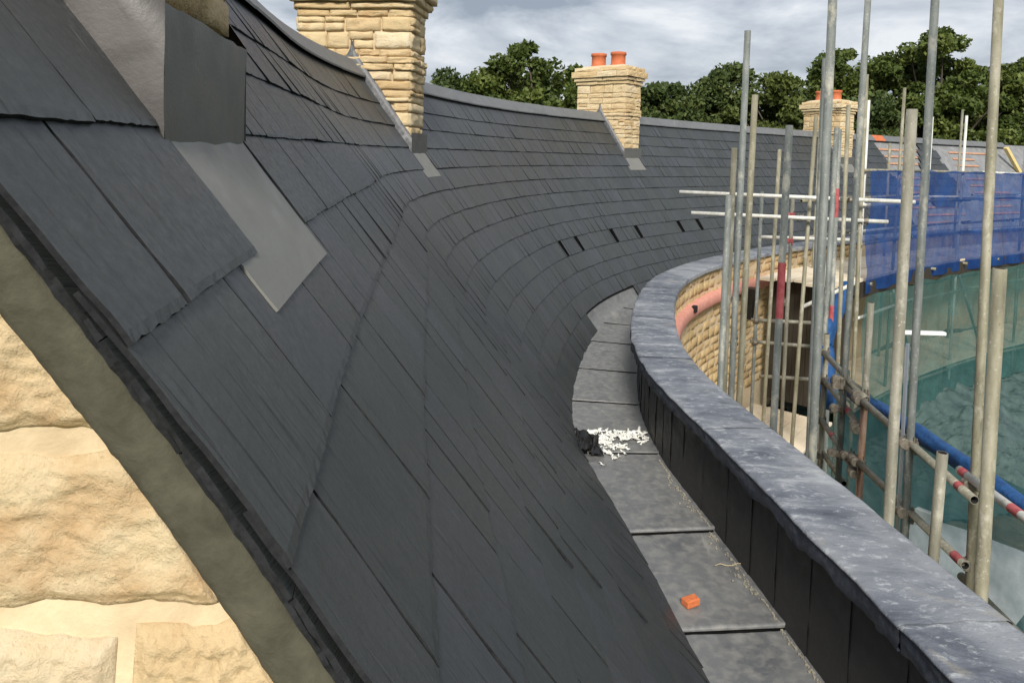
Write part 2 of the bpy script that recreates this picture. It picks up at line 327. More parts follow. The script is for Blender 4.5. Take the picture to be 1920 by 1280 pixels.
# ------------------------------------------------------------------ the crescent: plan curve and roof surface
G, AL, X1, D1 = 0.22, 0.9496, -0.3429, -0.0162
CA, SA = math.cos(AL), math.sin(AL)
KN = [-3, 0, 1, 2, 3, 4, 5, 6, 7, 8.5, 10, 12, 15, 18, 22, 27, 40]
HD = [-0.21, -0.1671, -0.1419, -0.1087, -0.1119, -0.1435, -0.0182, 0.1116, 0.1951, 0.2747, 0.4451, 0.639, 0.7955, 0.8898, 1.0071, 1.0827, 1.25]
SS = np.linspace(-3, 40, 4301); TH = np.interp(SS, KN, HD)
ker = np.hanning(61); ker /= ker.sum(); TH = np.convolve(np.pad(TH, 30, mode='edge'), ker, 'valid')
tm = (TH[1:]+TH[:-1])/2; DS = SS[1]-SS[0]
PX = np.concatenate([[0], np.cumsum(np.sin(tm)*DS)]); PY = np.concatenate([[0], np.cumsum(np.cos(tm)*DS)])
i0 = int(np.argmin(abs(SS))); PX += X1-PX[i0]; PY -= PY[i0]
def hd(s): return float(np.interp(s, SS, TH))
def ax(s):
    h = hd(s); return Vector((math.sin(h), math.cos(h), 0)), Vector((math.cos(h), -math.sin(h), 0))   # tangent, right normal
def pl(s, o, z):        # z relative to the eye
    h = hd(s); return Vector((float(np.interp(s, SS, PX))+math.cos(h)*o, float(np.interp(s, SS, PY))-math.sin(h)*o, z+ZC))
def sm(a, b, x):
    t = min(max((x-a)/(b-a), 0), 1); return t*t*(3-2*t)
def kz(k): return -(D1+(k-1)*G*SA)
def ko(k): return (k-1)*G*CA
def skew(k): return 0.10*sm(2.2, 5.5, k)            # the gable is not quite square to the roof
def rs(s, k, lift=0.0):
    s -= skew(k)*(1-sm(0.55, 1.15, s))
    lift += 0.045*sm(9.5, 12.1, k)*(1-sm(3.6, 5.6, s))*sm(0.8, 1.9, s)
    return pl(s, ko(k)+lift*SA, kz(k)+lift*CA)
K_TOP, K_EAVE = -2.9, 12.1
PIN, POUT, WIN, ZP = 1.894, 2.2815, 1.972, -1.443
S0, S1 = 0.55, 34.0
APEX_O, APEX_Z = ko(K_TOP), kz(K_TOP)
CH = [(1.07, 1.50), (6.17, 6.60), (13.13, 13.61), (21.0, 21.55)]     # chimney stacks, start and end along the roof
K_FOOT = 1.12

B = thing('crescent_building', 'curved stone building with dark slate roof, lead gutter, parapet and stone chimneys', 'building', pl(8, 0, -ZC))

# ---- roof deck
roofmb = MB(); sv = list(np.arange(0.62, 22.6, 0.2)); ks = [K_TOP+0.02, 0, 3, 6, 8, 9.5, 10.3, 11.1]
v = []
for s in sv:
    for k in ks: v.append(rs(s, k, -0.012))
f = [(q[0], q[3], q[2], q[1]) for q in grid_faces(len(ks), len(sv))]
roofmb.add(v, f)
rear = []; sv = list(np.arange(0.62, S1, 0.2))
for s in sv:
    rear += [pl(s, APEX_O, APEX_Z-0.012), pl(s, APEX_O-1.9, APEX_Z-0.012-1.9*SA/CA)]
roofmb.add(rear, grid_faces(2, len(sv)))
roof = roofmb.build('roof', 'underlay', B, label='steep curved roof of dark grey slates')
def slate(mb, s0, s1, k0, k1, q=0, seed=0, lift=0.0, head=0.25, tone=None):
    """one slate lying from under the course above (head) to its tail; q = level of edge detail"""
    r = random.Random(seed); m = (1, 5, 22)[q]; gap = r.choice((0.0014, 0.002, 0.003, 0.0042)) if q < 2 else r.choice((0.0026, 0.0034, 0.0042))
    s0 += gap; s1 -= gap; kh = k0-head
    jl = r.uniform(-0.003, 0.006); jr = r.uniform(-0.003, 0.006)
    if q == 2: jl *= 0.35; jr *= 0.35       # uneven seating
    kt0 = k1+r.uniform(-0.012, 0.012); kt1 = kt0+r.uniform(-0.008, 0.008)
    rows = [0.0, 1.0] if q == 0 else ([0.0, 0.5, 0.955, 1.0] if q == 1 else [0.0, 0.14, 0.25, 0.36, 0.47, 0.58, 0.69, 0.8, 0.9, 0.96, 1.0])
    v = []; uv = []; ou, ov = r.uniform(0, 50), r.uniform(0, 50)
    amp = (0, 0.007, 0.0055)[q]
    ch = [0.0]*(m+1)
    if q:
        for i in range(m+1):
            ch[i] = r.uniform(-1, 0.6)*amp*(1 if r.random() < 0.88 else 1.7)
        ch[0] *= 0.4; ch[-1] *= 0.4
    for t in rows:
        for i in range(m+1):
            u = i/m; s = s0+(s1-s0)*u
            kt = kt0+(kt1-kt0)*u
            k = kh+(kt-kh)*t+(ch[i] if t == 1.0 else 0)
            lf = lift+0.003+(0.0085 if q == 2 else 0.0105)*t*min(1.0, (kt-kh)/1.25)+(jl*(1-u)+jr*u)*t
            if q and t == 1.0: lf -= r.uniform(0.0003, 0.0022)
            if q == 2 and 0 < t: s += r.uniform(-1, 1)*0.0019*(1 if i in (0, m) else 0)
            if q == 2 and 0 < t < 0.95 and 0 < i < m: lf += 0.0009*fbm((s*9+ou, k*2.2+ov, 0), 1.0, 0.0, 3)
            v.append(rs(s, k, lf)); uv.append((ou+(s-s0), ov-(k-kh)*G))
    n = m+1; R_ = len(rows); f = grid_faces(n, R_)
    th = 0.005 if q == 2 else 0.006
    base = len(v)
    border = [(0, j) for j in range(R_)] + [(i, R_-1) for i in range(1, n)] + [(n-1, j) for j in range(R_-2, -1, -1)]
    for (i, j) in border:
        p = v[j*n+i]; a, b_ = ax((s0+s1)/2); nn = b_*SA+Vector((0, 0, CA))
        v.append(p-nn*th); uv.append(uv[j*n+i])
    for a in range(len(border)-1):
        i, j = border[a]; i2, j2 = border[a+1]
        f.append((j*n+i, base+a, base+a+1, j2*n+i2))
    f = [tuple(reversed(x)) for x in f]
    mb.m2 = 'slate_edge'; mb.mi += [0]*(m*(R_-1))+[1]*(len(border)-1)
    mb.add(v, f, uv, r.random() if tone is None else tone)
rw = random.Random(11)
indiv = 0; far_mb = MB()
def has_gap(k, s0, s1):
    for i, (a, b) in enumerate(CH):
        if k < 1 and s0 < b+0.004 and s1 > a-0.004: return (a, b)
        if k == 1:
            lo, hi = (a-0.01, b+0.02) if i == 0 else (a+0.0, b-0.03)
            if s0 < hi and s1 > lo: return (lo, hi)
    return None
MAN = {1: [0.55, 0.71, 1.06, 1.52], 0: [0.55, 0.82, 1.06, 1.50], 2: [0.55, 0.87, 1.19], 3: [0.555, 0.70, 1.02], -1: [0.55, 0.72, 1.06, 1.50], -2: [0.55, 0.86, 1.06, 1.50]}
END = {k: 22.9+0.10*((k+2) % 3)-0.06*k for k in range(-2, 12)}
slot = []
for k in range(-2, 12):
    js = list(MAN.get(k, [S0+0.003*rw.random(), S0+(0.16 if k % 2 else 0.31)]))
    while js[-1] < END[k]:
        js.append(js[-1]+(rw.choice((0.13, 0.16, 0.19, 0.22, 0.25))+rw.uniform(-0.015, 0.015) if js[-1] > 1.1 else rw.uniform(0.24, 0.31)))
    for a, b in zip(js[:-1], js[1:]):
        k1 = k+1 if k < 11 else K_EAVE+0.03
        if k == 11 and b > 8.5 and a < 10.85:
            if a < 8.35: b = 8.5+0.1
            else: continue
        gp = has_gap(k, a, b)
        segs = [(a, b)]
        if gp:
            segs = []
            if a < gp[0]-0.02: segs.append((a, gp[0]))
            if b > gp[1]+0.02: segs.append((gp[1], b))
        for (x, y) in segs: slot.append((x, y, k, k1))
# unfinished patches on the far end of the roof
for k in range(-2, 7):
    a = 25.0-0.06*k+0.13*k; 
    for i in range(5):
        s_a = 24.0+i*0.31+0.13*(k % 2)
        if s_a+0.31 < 26.0-0.115*k+0.02*k and s_a > 23.9+0.16*max(0, 3-k): slot.append((s_a, s_a+0.31, k, k+1))
slot.sort(key=lambda q: (q[0]+q[1])/2+0.03*abs(q[2]-3))
for i, (a, b, k, k1) in enumerate(slot):
    if indiv < 300 and a < 12:
        mb = MB(); q = 2 if (a < 2.2 and -1 <= k <= 5) else 1
        slate(mb, a, b, k, k1, q, 1000+i); mb.build('slate', 'slate', roof); indiv += 1
    else: slate(far_mb, a, b, k, k1, 0, 1000+i)
tag(far_mb.build('slate_field', 'slate', roof), kind='stuff')
# verge undercloak: two layers of thin slate under the edge
for layer in range(2):
    for i in range(13):
        k0 = -2.7+i*1.16+0.5*layer; k1_ = min(k0+1.155, 12.3)
        if k0 > 11.8: continue
        mb = MB(); v = []; m = 26; r = random.Random(i+40*layer); tilt = r.uniform(-0.002, 0.002); so_ = r.uniform(-0.002, 0.004)
        for lf in (0.0, -0.0055):
            for j in range(m+1):
                k = k0+(k1_-k0)*j/m; jag = r.uniform(-0.0022, 0.0022) if lf == 0 else r.uniform(-0.0015, 0.003)
                L_ = -0.0045-0.0068*layer+tilt*(j/m-0.5)+lf
                v += [rs(S0+0.004+0.004*layer+so_+jag, k, L_), rs(0.70, k, L_)]
        f = [tuple(reversed(q)) for q in grid_faces(2, m+1)]
        for j in range(m): f.append((2*j, 2*j+2, 2*(m+1)+2*j+2, 2*(m+1)+2*j))
        f += [(0, 2*(m+1), 2*(m+1)+1, 1), (2*m, 2*m+1, 4*m+3, 4*m+2)]
        mb.m2 = 'slate_edge'; mb.mi = [0]*m+[1]*(m+2)
        mb.add(v, f, [(q.x*9+i, q.z) for q in v], r.random()*0.4); mb.build('undercloak_slate', 'slate', roof)
# membrane and battens of the unfinished stretch
mb = MB(); sv = list(np.arange(22.2, S1, 0.3)); kk = list(np.linspace(-2.8, 10.9, 16))
mb.add([rs(s, k, -0.032+0.006*fbm((s, k, 0), 1.3)) for s in sv for k in kk], [(q[0], q[3], q[2], q[1]) for q in grid_faces(len(kk), len(sv))])
mb.build('roof_membrane', 'membrane', roof, True, 'grey membrane on the unfinished end of the roof')
for k in range(-2, 11):
    for s_a, s_b in ((23.0, 25.2), (26.25, 28.6)):
        mb = MB(); pts = np.linspace(s_a, s_b+(rw.uniform(-1.6, 0) if s_a > 26 else 0), 6); v = []
        for s in pts:
            for kq, lf in ((k+0.80, -0.032), (k+0.80, -0.0045), (k+1.06, -0.0045), (k+1.06, -0.032)): v.append(rs(s, kq, lf))
        f = []
        for j in range(5):
            for q in range(4): f.append((j*4+q, j*4+(q+1) % 4, j*4+4+(q+1) % 4, j*4+4+q))
        f += [(3, 2, 1, 0), (20, 21, 22, 23)]
        mb.add(v, f); mb.build('batten', 'batten', roof)
# slate vents
for s in (9.25, 9.93, 11.28, 12.15, 13.62, 14.3, 16.5):
    mb = MB(); a = s; b = s+0.085
    v = [rs(q, k, lf) for lf in (0.004, 0.021) for q, k in ((a, 7.02), (b, 7.02), (b, 7.99), (a, 7.99))]
    mb.add(v, [(4, 7, 6, 5), (0, 1, 5, 4), (1, 2, 6, 5), (2, 3, 7, 6), (3, 0, 4, 7)])
    mb.build('slate_vent', 'void', roof)
# ridge tiles
rt = []
s = 0.6
while s < 29:
    rt.append((s, min(s+0.45, 29.2))); s += 0.45
for i, (a, b) in enumerate(rt):
    hit = False
    segs = [(a, b)]
    for (ca, cb) in CH:
        new = []
        for (x, y) in segs:
            if y <= ca or x >= cb: new.append((x, y))
            else:
                if x < ca-0.03: new.append((x, ca))
                if y > cb+0.03: new.append((cb, y))
        segs = new
    for (x, y) in segs:
        mb = MB(); v = []; r = random.Random(500+i); dl = r.uniform(0, 0.004)
        prof = [(-0.125, -1.0), (-0.07, -0.55), (-0.02, -0.12), (0.0, 0.0), (0.02, -0.12), (0.07, -0.55), (0.125, -1.0)]
        for thk in (0.020, 0.006):
            for s_ in (x+0.002, (x+y)/2, y-0.002):
                for (o, q) in prof:
                    zz = -abs(o)*SA/CA*0.80
                    v.append(pl(s_, APEX_O+o*1.0, APEX_Z+thk+0.012+dl+zz))
        f = grid_faces(7, 3)+[tuple(reversed(z)) for z in grid_faces(7, 3, 21)]
        ring = [0, 1, 2, 3, 4, 5, 6, 13, 20, 19, 18, 17, 16, 15, 14, 7]
        for q in range(len(ring)): a_, b_ = ring[q], ring[(q+1) % len(ring)]; f.append((a_, a_+21, b_+21, b_))
        mb.add(v, f, None, 0.5)
        if 22.7 < x < 23.5: mb.build('ridge_tile', 'terracotta', roof, label='orange clay ridge tile')
        else: mb.build('ridge_tile', 'ridge', roof)

# ------------------------------------------------------------------ stone blocks
def block(mb, c, eu, ev, en, wu, hv, dep, seed, nu=5, nv=3, amp=0.012, tone=0.5, rnd=0.018):
    """a rock-faced stone: c is the middle of its face plane; eu, ev span the face, en points out of it"""
    v = []
    for j in range(nv+1):
        for i in range(nu+1):
            a, b = i/nu*2-1, j/nv*2-1
            e = max(abs(a), abs(b)); edge = i in (0, nu) or j in (0, nv)
            p = c+eu*(a*wu/2)+ev*(b*hv/2)
            d = -rnd+0.006*ns(p, 11, seed) if edge else amp*(0.35+1.7*fbm((p.x, p.y, p.z*1.6), 12.0, seed*0.37, 3))
            if edge: p = p+eu*(ns(p, 9, seed)*0.007)+ev*(ns(p, 9, seed+9)*0.010)
            v.append(p+en*d)
    n = nu+1; f = grid_faces(n, nv+1); base = len(v)
    bd = [i for i in range(n)]+[j*n+nu for j in range(1, nv+1)]+[nv*n+i for i in range(nu-1, -1, -1)]+[j*n for j in range(nv-1, 0, -1)]
    for q in bd: v.append(v[q]-en*dep)
    for q in range(len(bd)): a, b = q, (q+1) % len(bd); f.append((bd[b], bd[a], base+a, base+b))
    mb.add(v, f, None, tone)

# ---- chimneys
def chimney(ci, sa, sb):
    smid = (sa+sb)/2; t, n = ax(smid); hw = (sb-sa)/2
    o_f = ko(K_FOOT); hd_ = o_f-APEX_O-(0.036 if ci == 0 else 0.015)                      # half depth across the ridge
    cen = pl(smid, APEX_O, 0)
    zt, zs = 1.40, APEX_Z+0.0
    names = ['stone chimney stack nearest the camera, mostly out of frame, lead flashed at its foot',
             'tall stone chimney stack with stepped lead flashing, nearest complete one',
             'stone chimney stack with two orange pots above the middle of the roof',
             'farthest stone chimney stack with two orange pots behind the scaffold poles']
    core = MB(); up = Vector((0, 0, 1))
    zb = -0.45
    obox(core, cen+up*((zb+zt)/2), n, t, up, hd_-0.022, hw-0.022, (zt-zb)/2)
    root = core.build('chimney', 'mortar', B, label=names[ci])
    r = random.Random(60+ci); z = kz(K_FOOT)-0.02 if ci else 0.03
    def course(z, h, grow, big=False):
        # near (-t) and far (+t) faces run the full depth, front and rear faces fit between
        for en, eu, half, span in ((-t, n, hw, hd_), (t, -n, hw, hd_), (n, t, hd_, hw), (-n, -t, hd_, hw)):
            total = 2*(span+grow); x = -total/2; first = True
            while x < total/2-0.01:
                ww = r.uniform(0.16, 0.36) if not big else r.uniform(0.35, 0.6)
                if en in (n, -n): ww = r.uniform(0.2, 0.34)
                if total/2-(x+ww) < 0.12: ww = total/2-x
                cx = x+ww/2; c = cen+eu*cx+en*(half+grow)+up*(z+h/2)
                # skip what lies under the roof
                dist = abs((c-cen).dot(n)); roofz = APEX_Z-dist*SA/CA
                lead_h = (0.17 if ci == 0 else 0.08) if en in (n, -n) else (0.19 if ci == 0 else 0.0)
                near_z = APEX_Z-max(abs((c-cen).dot(n))-ww/2, 0)*SA/CA if en not in (n, -n) else kz(K_FOOT)
                if z+h > roofz-0.06 and not (ci == 0 and z+h < (kz(K_FOOT) if en in (n, -n) else roofz)+0.19):
                    mb = MB(); pro = r.uniform(0.0, 0.012)
                    nu = 9 if ci == 1 else (6 if ci == 0 else 4); nv = 5 if ci == 1 else 3
                    if not big and h > 0.095 and r.random() < 0.3:       # two thinner stones instead of one
                        h1 = h*r.uniform(0.38, 0.6)
                        for zc_, hh_ in ((-h/2+h1/2, h1), (h1/2, h-h1)):
                            mb = MB(); block(mb, c+up*zc_+en*r.uniform(0, 0.014), eu, up, en, ww-0.006-r.uniform(0, 0.012), hh_-0.007, 0.05, r.random()*90, nu, 3, 0.010 if ci < 2 else 0.006, r.random(), 0.003); mb.build('stone', 'stone', root, ci < 2)
                    else:
                        block(mb, c+en*pro, eu, up, en, ww-0.005-r.uniform(0, 0.012), h-0.006-r.uniform(0, 0.010), 0.05, r.random()*90, nu, nv, 0.011 if ci < 2 else 0.006, r.random(), 0.003)
                        mb.build('stone', 'stone', root, ci < 2)
                x += ww
    while z < zt-0.25:
        h = r.choice([0.06, 0.08, 0.10, 0.12, 0.145])
        if abs(z-(zs-0.02)) < 0.06: course(z, 0.06, 0.018, True); z += 0.06; continue
        course(z, h, 0.0); z += h
    course(z, 0.06, 0.022, True); z += 0.06
    course(z, 0.06, 0.05, True); z += 0.06
    course(z, 0.11, 0.085, True); z += 0.11
    course(z, 0.07, 0.045, True); z += 0.07
    # mortar flaunching
    mb = MB(); v = []
    for zz, gx in ((z-0.23, -0.03), (z-0.01, 0.01), (z+0.035, -0.10), (z+0.05, -0.2)):
        for a, b in ((-1, -1), (1, -1), (1, 1), (-1, 1)): v.append(cen+n*a*(hd_+gx)+t*b*max(hw+gx*0.8, 0.05)+up*zz)
    f = [(12, 13, 14, 15)]
    for q in range(3):
        for i in range(4): j = (i+1) % 4; f.append((q*4+i, q*4+j, q*4+4+j, q*4+4+i))
    mb.add(v, f); mb.build('flaunching', 'mortar', root)
    for sx in (-0.235, 0.17):
        mb = MB(); c = cen+n*sx; zz = z+0.02; pts = []; rr = []
        for dz, ra in ((0, 0.135), (0.04, 0.135), (0.05, 0.125), (0.19, 0.122), (0.20, 0.138), (0.245, 0.138), (0.25, 0.125), (0.25, 0.108), (0.05, 0.10)):
            pts.append(dz); rr.append(ra)
        nn = 20; v = [c+up*(zz+a)+(t*math.cos(q*2*math.pi/nn)+n*math.sin(q*2*math.pi/nn))*b for a, b in zip(pts, rr) for q in range(nn)]
        f = [(k*nn+q, k*nn+(q+1) % nn, (k+1)*nn+(q+1) % nn, (k+1)*nn+q) for k in range(len(pts)-1) for q in range(nn)]
        f.append(tuple(range((len(pts)-1)*nn, len(pts)*nn)))
        mb.add(v, [tuple(reversed(q)) for q in f]); mb.build('chimney_pot', 'terracotta', root, True)
    # lead: stepped side flashing on near and far faces, front apron, apron on the slope
    for en, hh, nm in ((-t, hw, 0), (t, hw, 1)):
        steps = 14
        for side in (1, -1):
            mb = MB(); v = []
            for i in range(steps+1):
                o = -0.01+(hd_+0.045)*i/steps; zb_ = APEX_Z-o*SA/CA+0.012
                h_ = (0.19 if ci == 0 else 0.115)+0.012*ns((i*0.7, ci, 3), 1.3, 2)+(0.05 if i == 0 else 0)
                for dz, off in ((-0.03, 0.034), (h_*0.5, 0.033+0.005*ns((i*1.1, ci, 0), 1.0)), (h_, 0.031), (h_+0.004, 0.004)):
                    v.append(cen+n*o*side+en*(hh+off)+up*(zb_+dz))
            mb.add(v, grid_faces(4, steps+1)); mb.build('side_flashing', 'lead_shiny' if ci == 0 else 'lead_side', root, True)
    # front apron, upright
    mb = MB(); v = []; zf = kz(K_FOOT); nx = 12; hf = 0.20 if ci == 0 else 0.15
    for j in range(6):
        for i in range(nx+1):
            a = i/nx*2-1; b = j/5
            wav = 0.004*fbm((a*3, b*2, ci), 1.0, 3)
            v.append(cen+t*(a*(hw+0.034))+n*(hd_+0.034+wav+0.012*max(0, b-0.9))+up*(zf-0.05+b*(hf+0.05)+(0.010*ns((a*4, ci, 1), 1.0) if j == 5 else 0)))
    mb.add(v, grid_faces(nx+1, 6)); mb.build('front_apron', 'lead_apron', root, True)
    # apron lying on the slates
    mb = MB(); v = []; a0, a1 = (sa-0.11, sb+0.015) if ci == 0 else (sa-0.06, sb-0.02); k1 = 2.36
    L0 = 0.003
    for lf in (0.0, -0.004):
        for j in range(9):
            for i in range(9):
                u, q = i/8, j/8; k = K_FOOT-0.1+(k1-K_FOOT+0.1)*q
                rise = 0.0085*q**1.5
                v.append(rs(a0+(a1-a0)*u, k, L0+lf+rise+0.0012*ns((u*5, q*5, ci), 1.0)))
    f = [tuple(reversed(q)) for q in grid_faces(9, 9)]
    for i in range(8): f.append((72+i, 81+72+i, 81+72+i+1, 72+i+1))
    for j in range(8): f.append((j*9, (j+1)*9, 81+(j+1)*9, 81+j*9)); f.append((j*9+8, 81+j*9+8, 81+(j+1)*9+8, (j+1)*9+8))
    mb.add(v, f); mb.build('slope_apron', 'lead_new', root, False, 'pale grey lead apron lying on the slates below the stack')
    return root
for ci, (a, b) in enumerate(CH): chimney(ci, a, b)

# ------------------------------------------------------------------ gable wall at the near end
tg, ng = ax(0.6)
SG = 0.578                         # stone face along the roof
def rake_o(z, L_): return ((-z-L_*CA-D1)/(G*SA))*G*CA-L_*SA
def gp(o, z, back=0.0): return pl(SG, o, z)+tg*(back-skew(1+(-z-D1)/(G*SA)))
mb = MB()
prof = [(rake_o(APEX_Z-0.10, 0.05), APEX_Z-0.10), (rake_o(-1.93, 0.05), -1.93), (PIN+0.02, -1.95), (PIN+0.02, -1.5), (POUT-0.03, -1.5), (POUT-0.03, -ZC), (APEX_O*2-rake_o(-2.0, 0.05)-0.2, -ZC), (2*APEX_O-rake_o(-0.4, 0.05)-0.5, -0.4)]
prof = [(rake_o(APEX_Z-0.12, 0.055), APEX_Z-0.12), (rake_o(-2.1, 0.055), -2.1), (rake_o(-2.1, 0.055), -ZC), (APEX_O-1.75, -ZC), (APEX_O-1.75, -1.7)]
v = [pl(SG, o, z)+tg*0.06 for o, z in prof]+[pl(SG, o, z)+tg*0.30 for o, z in prof]; n_ = len(prof)
f = [tuple(range(n_)), tuple(reversed(range(n_, 2*n_)))]+[(i, i+n_, (i+1) % n_+n_, (i+1) % n_) for i in range(n_)]
mb.add(v, f)
v = []; zz_ = np.linspace(APEX_Z-0.12, -2.1, 90)      # mortar face between the stones
for z in zz_:
    for u in np.linspace(0, 1, 24): v.append(gp(-0.75+(rake_o(z, 0.060)+0.75)*u, z, 0.0075+0.0012*fbm((u*9, z*20, 3), 1.0)))
mb.add(v, grid_faces(24, 90)); gable = mb.build('gable_wall', 'gable_mortar', B, label='rough honey coloured stone gable wall at the near verge')
def gstone(o0, o1, z0, z1, seed, tone, nu=70, nv=44):
    """close-up rubble stone; its right side follows the rake"""
    mb = MB(); v = []; r = random.Random(seed)
    for j in range(nv+1):
        b = j/nv; z = z0+(z1-z0)*b
        zt = z+0.006*fbm((seed, b*2, 0), 1.2)
        for i in range(nu+1):
            a = i/nu
            hi = min(o1, rake_o(z, 0.062)); lo = min(o0, hi-0.004)
            o = lo+(hi-lo)*a
            ez = 0.0095*fbm((o*13, seed, 1.0), 1.0, seed)*(1 if b > 0.5 else -1)*(1 if b in (0.0, 1.0) else abs(b-0.5)*2)
            ed = min(a*(hi-lo), (1-a)*(hi-lo) if o1 < rake_o(z, 0.06) else 0.02, b*(z1-z0), (1-b)*(z1-z0))
            rnd = sm(0, 0.013, ed+0.003*fbm((o, z, 1), 40, seed, 2))
            d = -0.006+0.007*rnd+0.0042*rnd*fbm((o, z*1.2, seed), 21, seed, 4)+0.0048*rnd*(noise.voronoi(Vector((o*55+ns((o, z, 2), 60, seed), z*75+ns((o, z, 5), 60, seed), seed)))[0][0]-0.3)+0.0026*rnd*fbm((o, z, seed), 110, seed, 4)-0.0045*rnd*max(0, ns((o, z, seed), 120, seed)-0.25)
            v.append(gp(o, z+ez, -d))
    f = [tuple(reversed(q)) for q in grid_faces(nu+1, nv+1)]
    n = nu+1; base = len(v)
    bd = [i for i in range(n)]+[j*n+nu for j in range(1, nv+1)]+[nv*n+i for i in range(nu-1, -1, -1)]+[j*n for j in range(nv-1, 0, -1)]
    for q in bd: v.append(v[q]+tg*0.02)
    for q in range(len(bd)): a, b = q, (q+1) % len(bd); f.append((bd[a], bd[b], base+b, base+a))
    mb.add(v, f, None, tone); mb.build('stone', 'gable_stone', gable, True)
for i, q in enumerate([(-0.72, -0.30, -0.110, 0.02, 0.2), (-0.62, -0.1, -0.236, -0.114, 0.75), (-0.56, 0.1, -0.372, -0.255, 0.3), (-0.56, -0.305, -0.508, -0.396, 0.95), (-0.291, 0.2, -0.508, -0.390, 0.6), (-0.56, -0.2, -0.64, -0.53, 0.4), (-0.18, 0.3, -0.64, -0.53, 0.2), (-0.92, -0.64, -0.233, -0.118, 0.5), (-0.9, -0.58, -0.366, -0.262, 0.6)]):
    gstone(q[0]+0.43, q[1]+0.43 if q[1] < -0.25 else q[1]+1.2, q[2], q[3], 3+i*5, q[4])
# mortar bed along the verge
mb = MB(); v = []; nk = 420
for i in range(nk+1):
    k = -2.7+i/nk*15.0
    for L_, sx in ((-0.0165, 0.09), (-0.0175, 0.0075), (-0.021, 0.004), (-0.035, 0.003), (-0.054, 0.0045), (-0.0615, 0.008), (-0.065, 0.03)):
        w_ = 0.0007*fbm((k*3, L_*60, 2), 1.5)+0.0006*ns((k*31, L_*300, 9), 1.0)
        edge = 0.0012*ns((k*21, L_*400, 5), 1.0) if L_ in (-0.0175, -0.0615) else 0
        p = rs(S0+0.012+sx+w_, k, L_+edge); v.append(p)
f = grid_faces(7, nk+1); mb.add(v, f); mb.build('verge_mortar', 'verge_mortar', gable, True, 'grey green mortar bed between gable stone and slates')

# ------------------------------------------------------------------ gutter
gm = MB(); sv = list(np.arange(0.6, 24, 0.25))
gm.add([q for s in sv for q in (pl(s, 1.15, -2.10), pl(s, WIN+0.05, -2.10))], grid_faces(2, len(sv)))
gut = gm.build('gutter', 'underlay', B, label='lead lined box gutter between the slates and the parapet')
bounds = [0.6, 1.75, 2.87, 3.62, 4.75, 6.0, 7.0, 8.1, 9.1, 10.2, 11.5, 13, 14.5, 16, 18, 20, 22, 24]
FLOOR = [-2.035, -2.018, -2.0, -1.983, -1.975, -1.965, -1.96, -1.955, -1.95, -1.945, -1.94, -1.935, -1.93, -1.925, -1.92, -1.915, -1.91]
for i, (a, b) in enumerate(zip(bounds[:-1], bounds[1:])):
    mb = MB(); z0 = FLOOR[i]; na = max(10, int((b-a)/0.035)) if b < 12 else 12; no = 18; v = []
    zn = FLOOR[i-1] if i else z0-0.03            # lower neighbour, towards the camera
    ov = 0.035
    rowsS = [(a-ov*0.2, zn+0.002), (a-ov*0.22, z0-0.006), (a-ov*0.15, z0+0.002), (a+0.010, z0+0.003), (a+0.035, z0+0.001)]
    rowsS += [(a+0.035+(b-a-0.035)*(j+1)/na, z0) for j in range(na)]
    for (s, z) in rowsS:
        for j in range(no+1):
            u = j/no
            if u < 0.18:                         # upstand below the slates, following the slope
                k = 10.4+(u/0.18)*1.55; p = rs(s, k, -0.020)
                p.z = max(p.z, z+ZC)
            else:
                uu = (u-0.18)/0.82; o0 = ko(11.95); o = o0+(WIN+0.01-o0)*uu
                dz = 0.004*fbm((s*2.2, o*5, i), 1.2, 2.0, 4)
                dz += 0.006*sm(0.97, 1.0, uu)
                p = pl(s, o, z+dz)
            v.append(p)
    mb.add(v, [tuple(reversed(q)) for q in grid_faces(no+1, len(rowsS))]); mb.build('lead_sheet', 'lead_gut', gut, True)
    if i:                                          # black strip painting the shadow line in the joint below the drip
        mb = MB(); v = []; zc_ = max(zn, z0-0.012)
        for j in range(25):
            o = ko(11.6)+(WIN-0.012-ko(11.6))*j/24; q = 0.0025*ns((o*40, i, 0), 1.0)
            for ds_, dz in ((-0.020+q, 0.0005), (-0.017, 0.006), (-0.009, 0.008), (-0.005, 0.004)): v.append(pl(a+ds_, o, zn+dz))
        mb.add(v, [tuple(reversed(q)) for q in grid_faces(4, 25)]); mb.build('joint_shadow', 'void', gut)

# ------------------------------------------------------------------ parapet
pm = MB(); v = []; sv = list(np.arange(0.6, S1, 0.25))
for s in sv: v += [pl(s, WIN+0.012, -2.15), pl(s, WIN+0.012, ZP-0.012), pl(s, POUT-0.05, ZP-0.012), pl(s, POUT-0.05, -ZC)]
pm.add(v, grid_faces(4, len(sv))); par = pm.build('parapet_wall', 'mortar', B, label='curved parapet wall, lead capped, stone outside')
s = 0.6; i = 0; rp_ = random.Random(5)
while s < 24:
    wd = rp_.uniform(0.24, 0.33) if s < 9 else 1.5
    mb = MB(); v = []; na = 8; nz_ = 8; tilt = rp_.uniform(0, 0.0025)
    for j in range(nz_+1):
        for q in range(na+1):
            u = q/na; zz = -2.06+(-1.49+2.06)*j/nz_
            if j == 0: zz += 0.012*ns((s+u*3, 1, 4), 2.0)
            lip = 0.002 if q == 0 else 0.0
            v.append(pl(s+wd*(u*1.03-0.0), WIN-0.003-tilt*(1-u)-lip-0.004*fbm((s+u, zz*3, 1), 3.0)+(-0.018*sm(0.12, 0, j/nz_)), zz))
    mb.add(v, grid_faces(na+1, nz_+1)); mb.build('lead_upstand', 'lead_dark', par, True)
    s += wd; i += 1
cb = [0.6, 2.03, 3.62, 5.3, 7.0, 8.8, 10.7, 12.8, 15, 17.5, 20, 22.5, 25, 28, 31, 34]
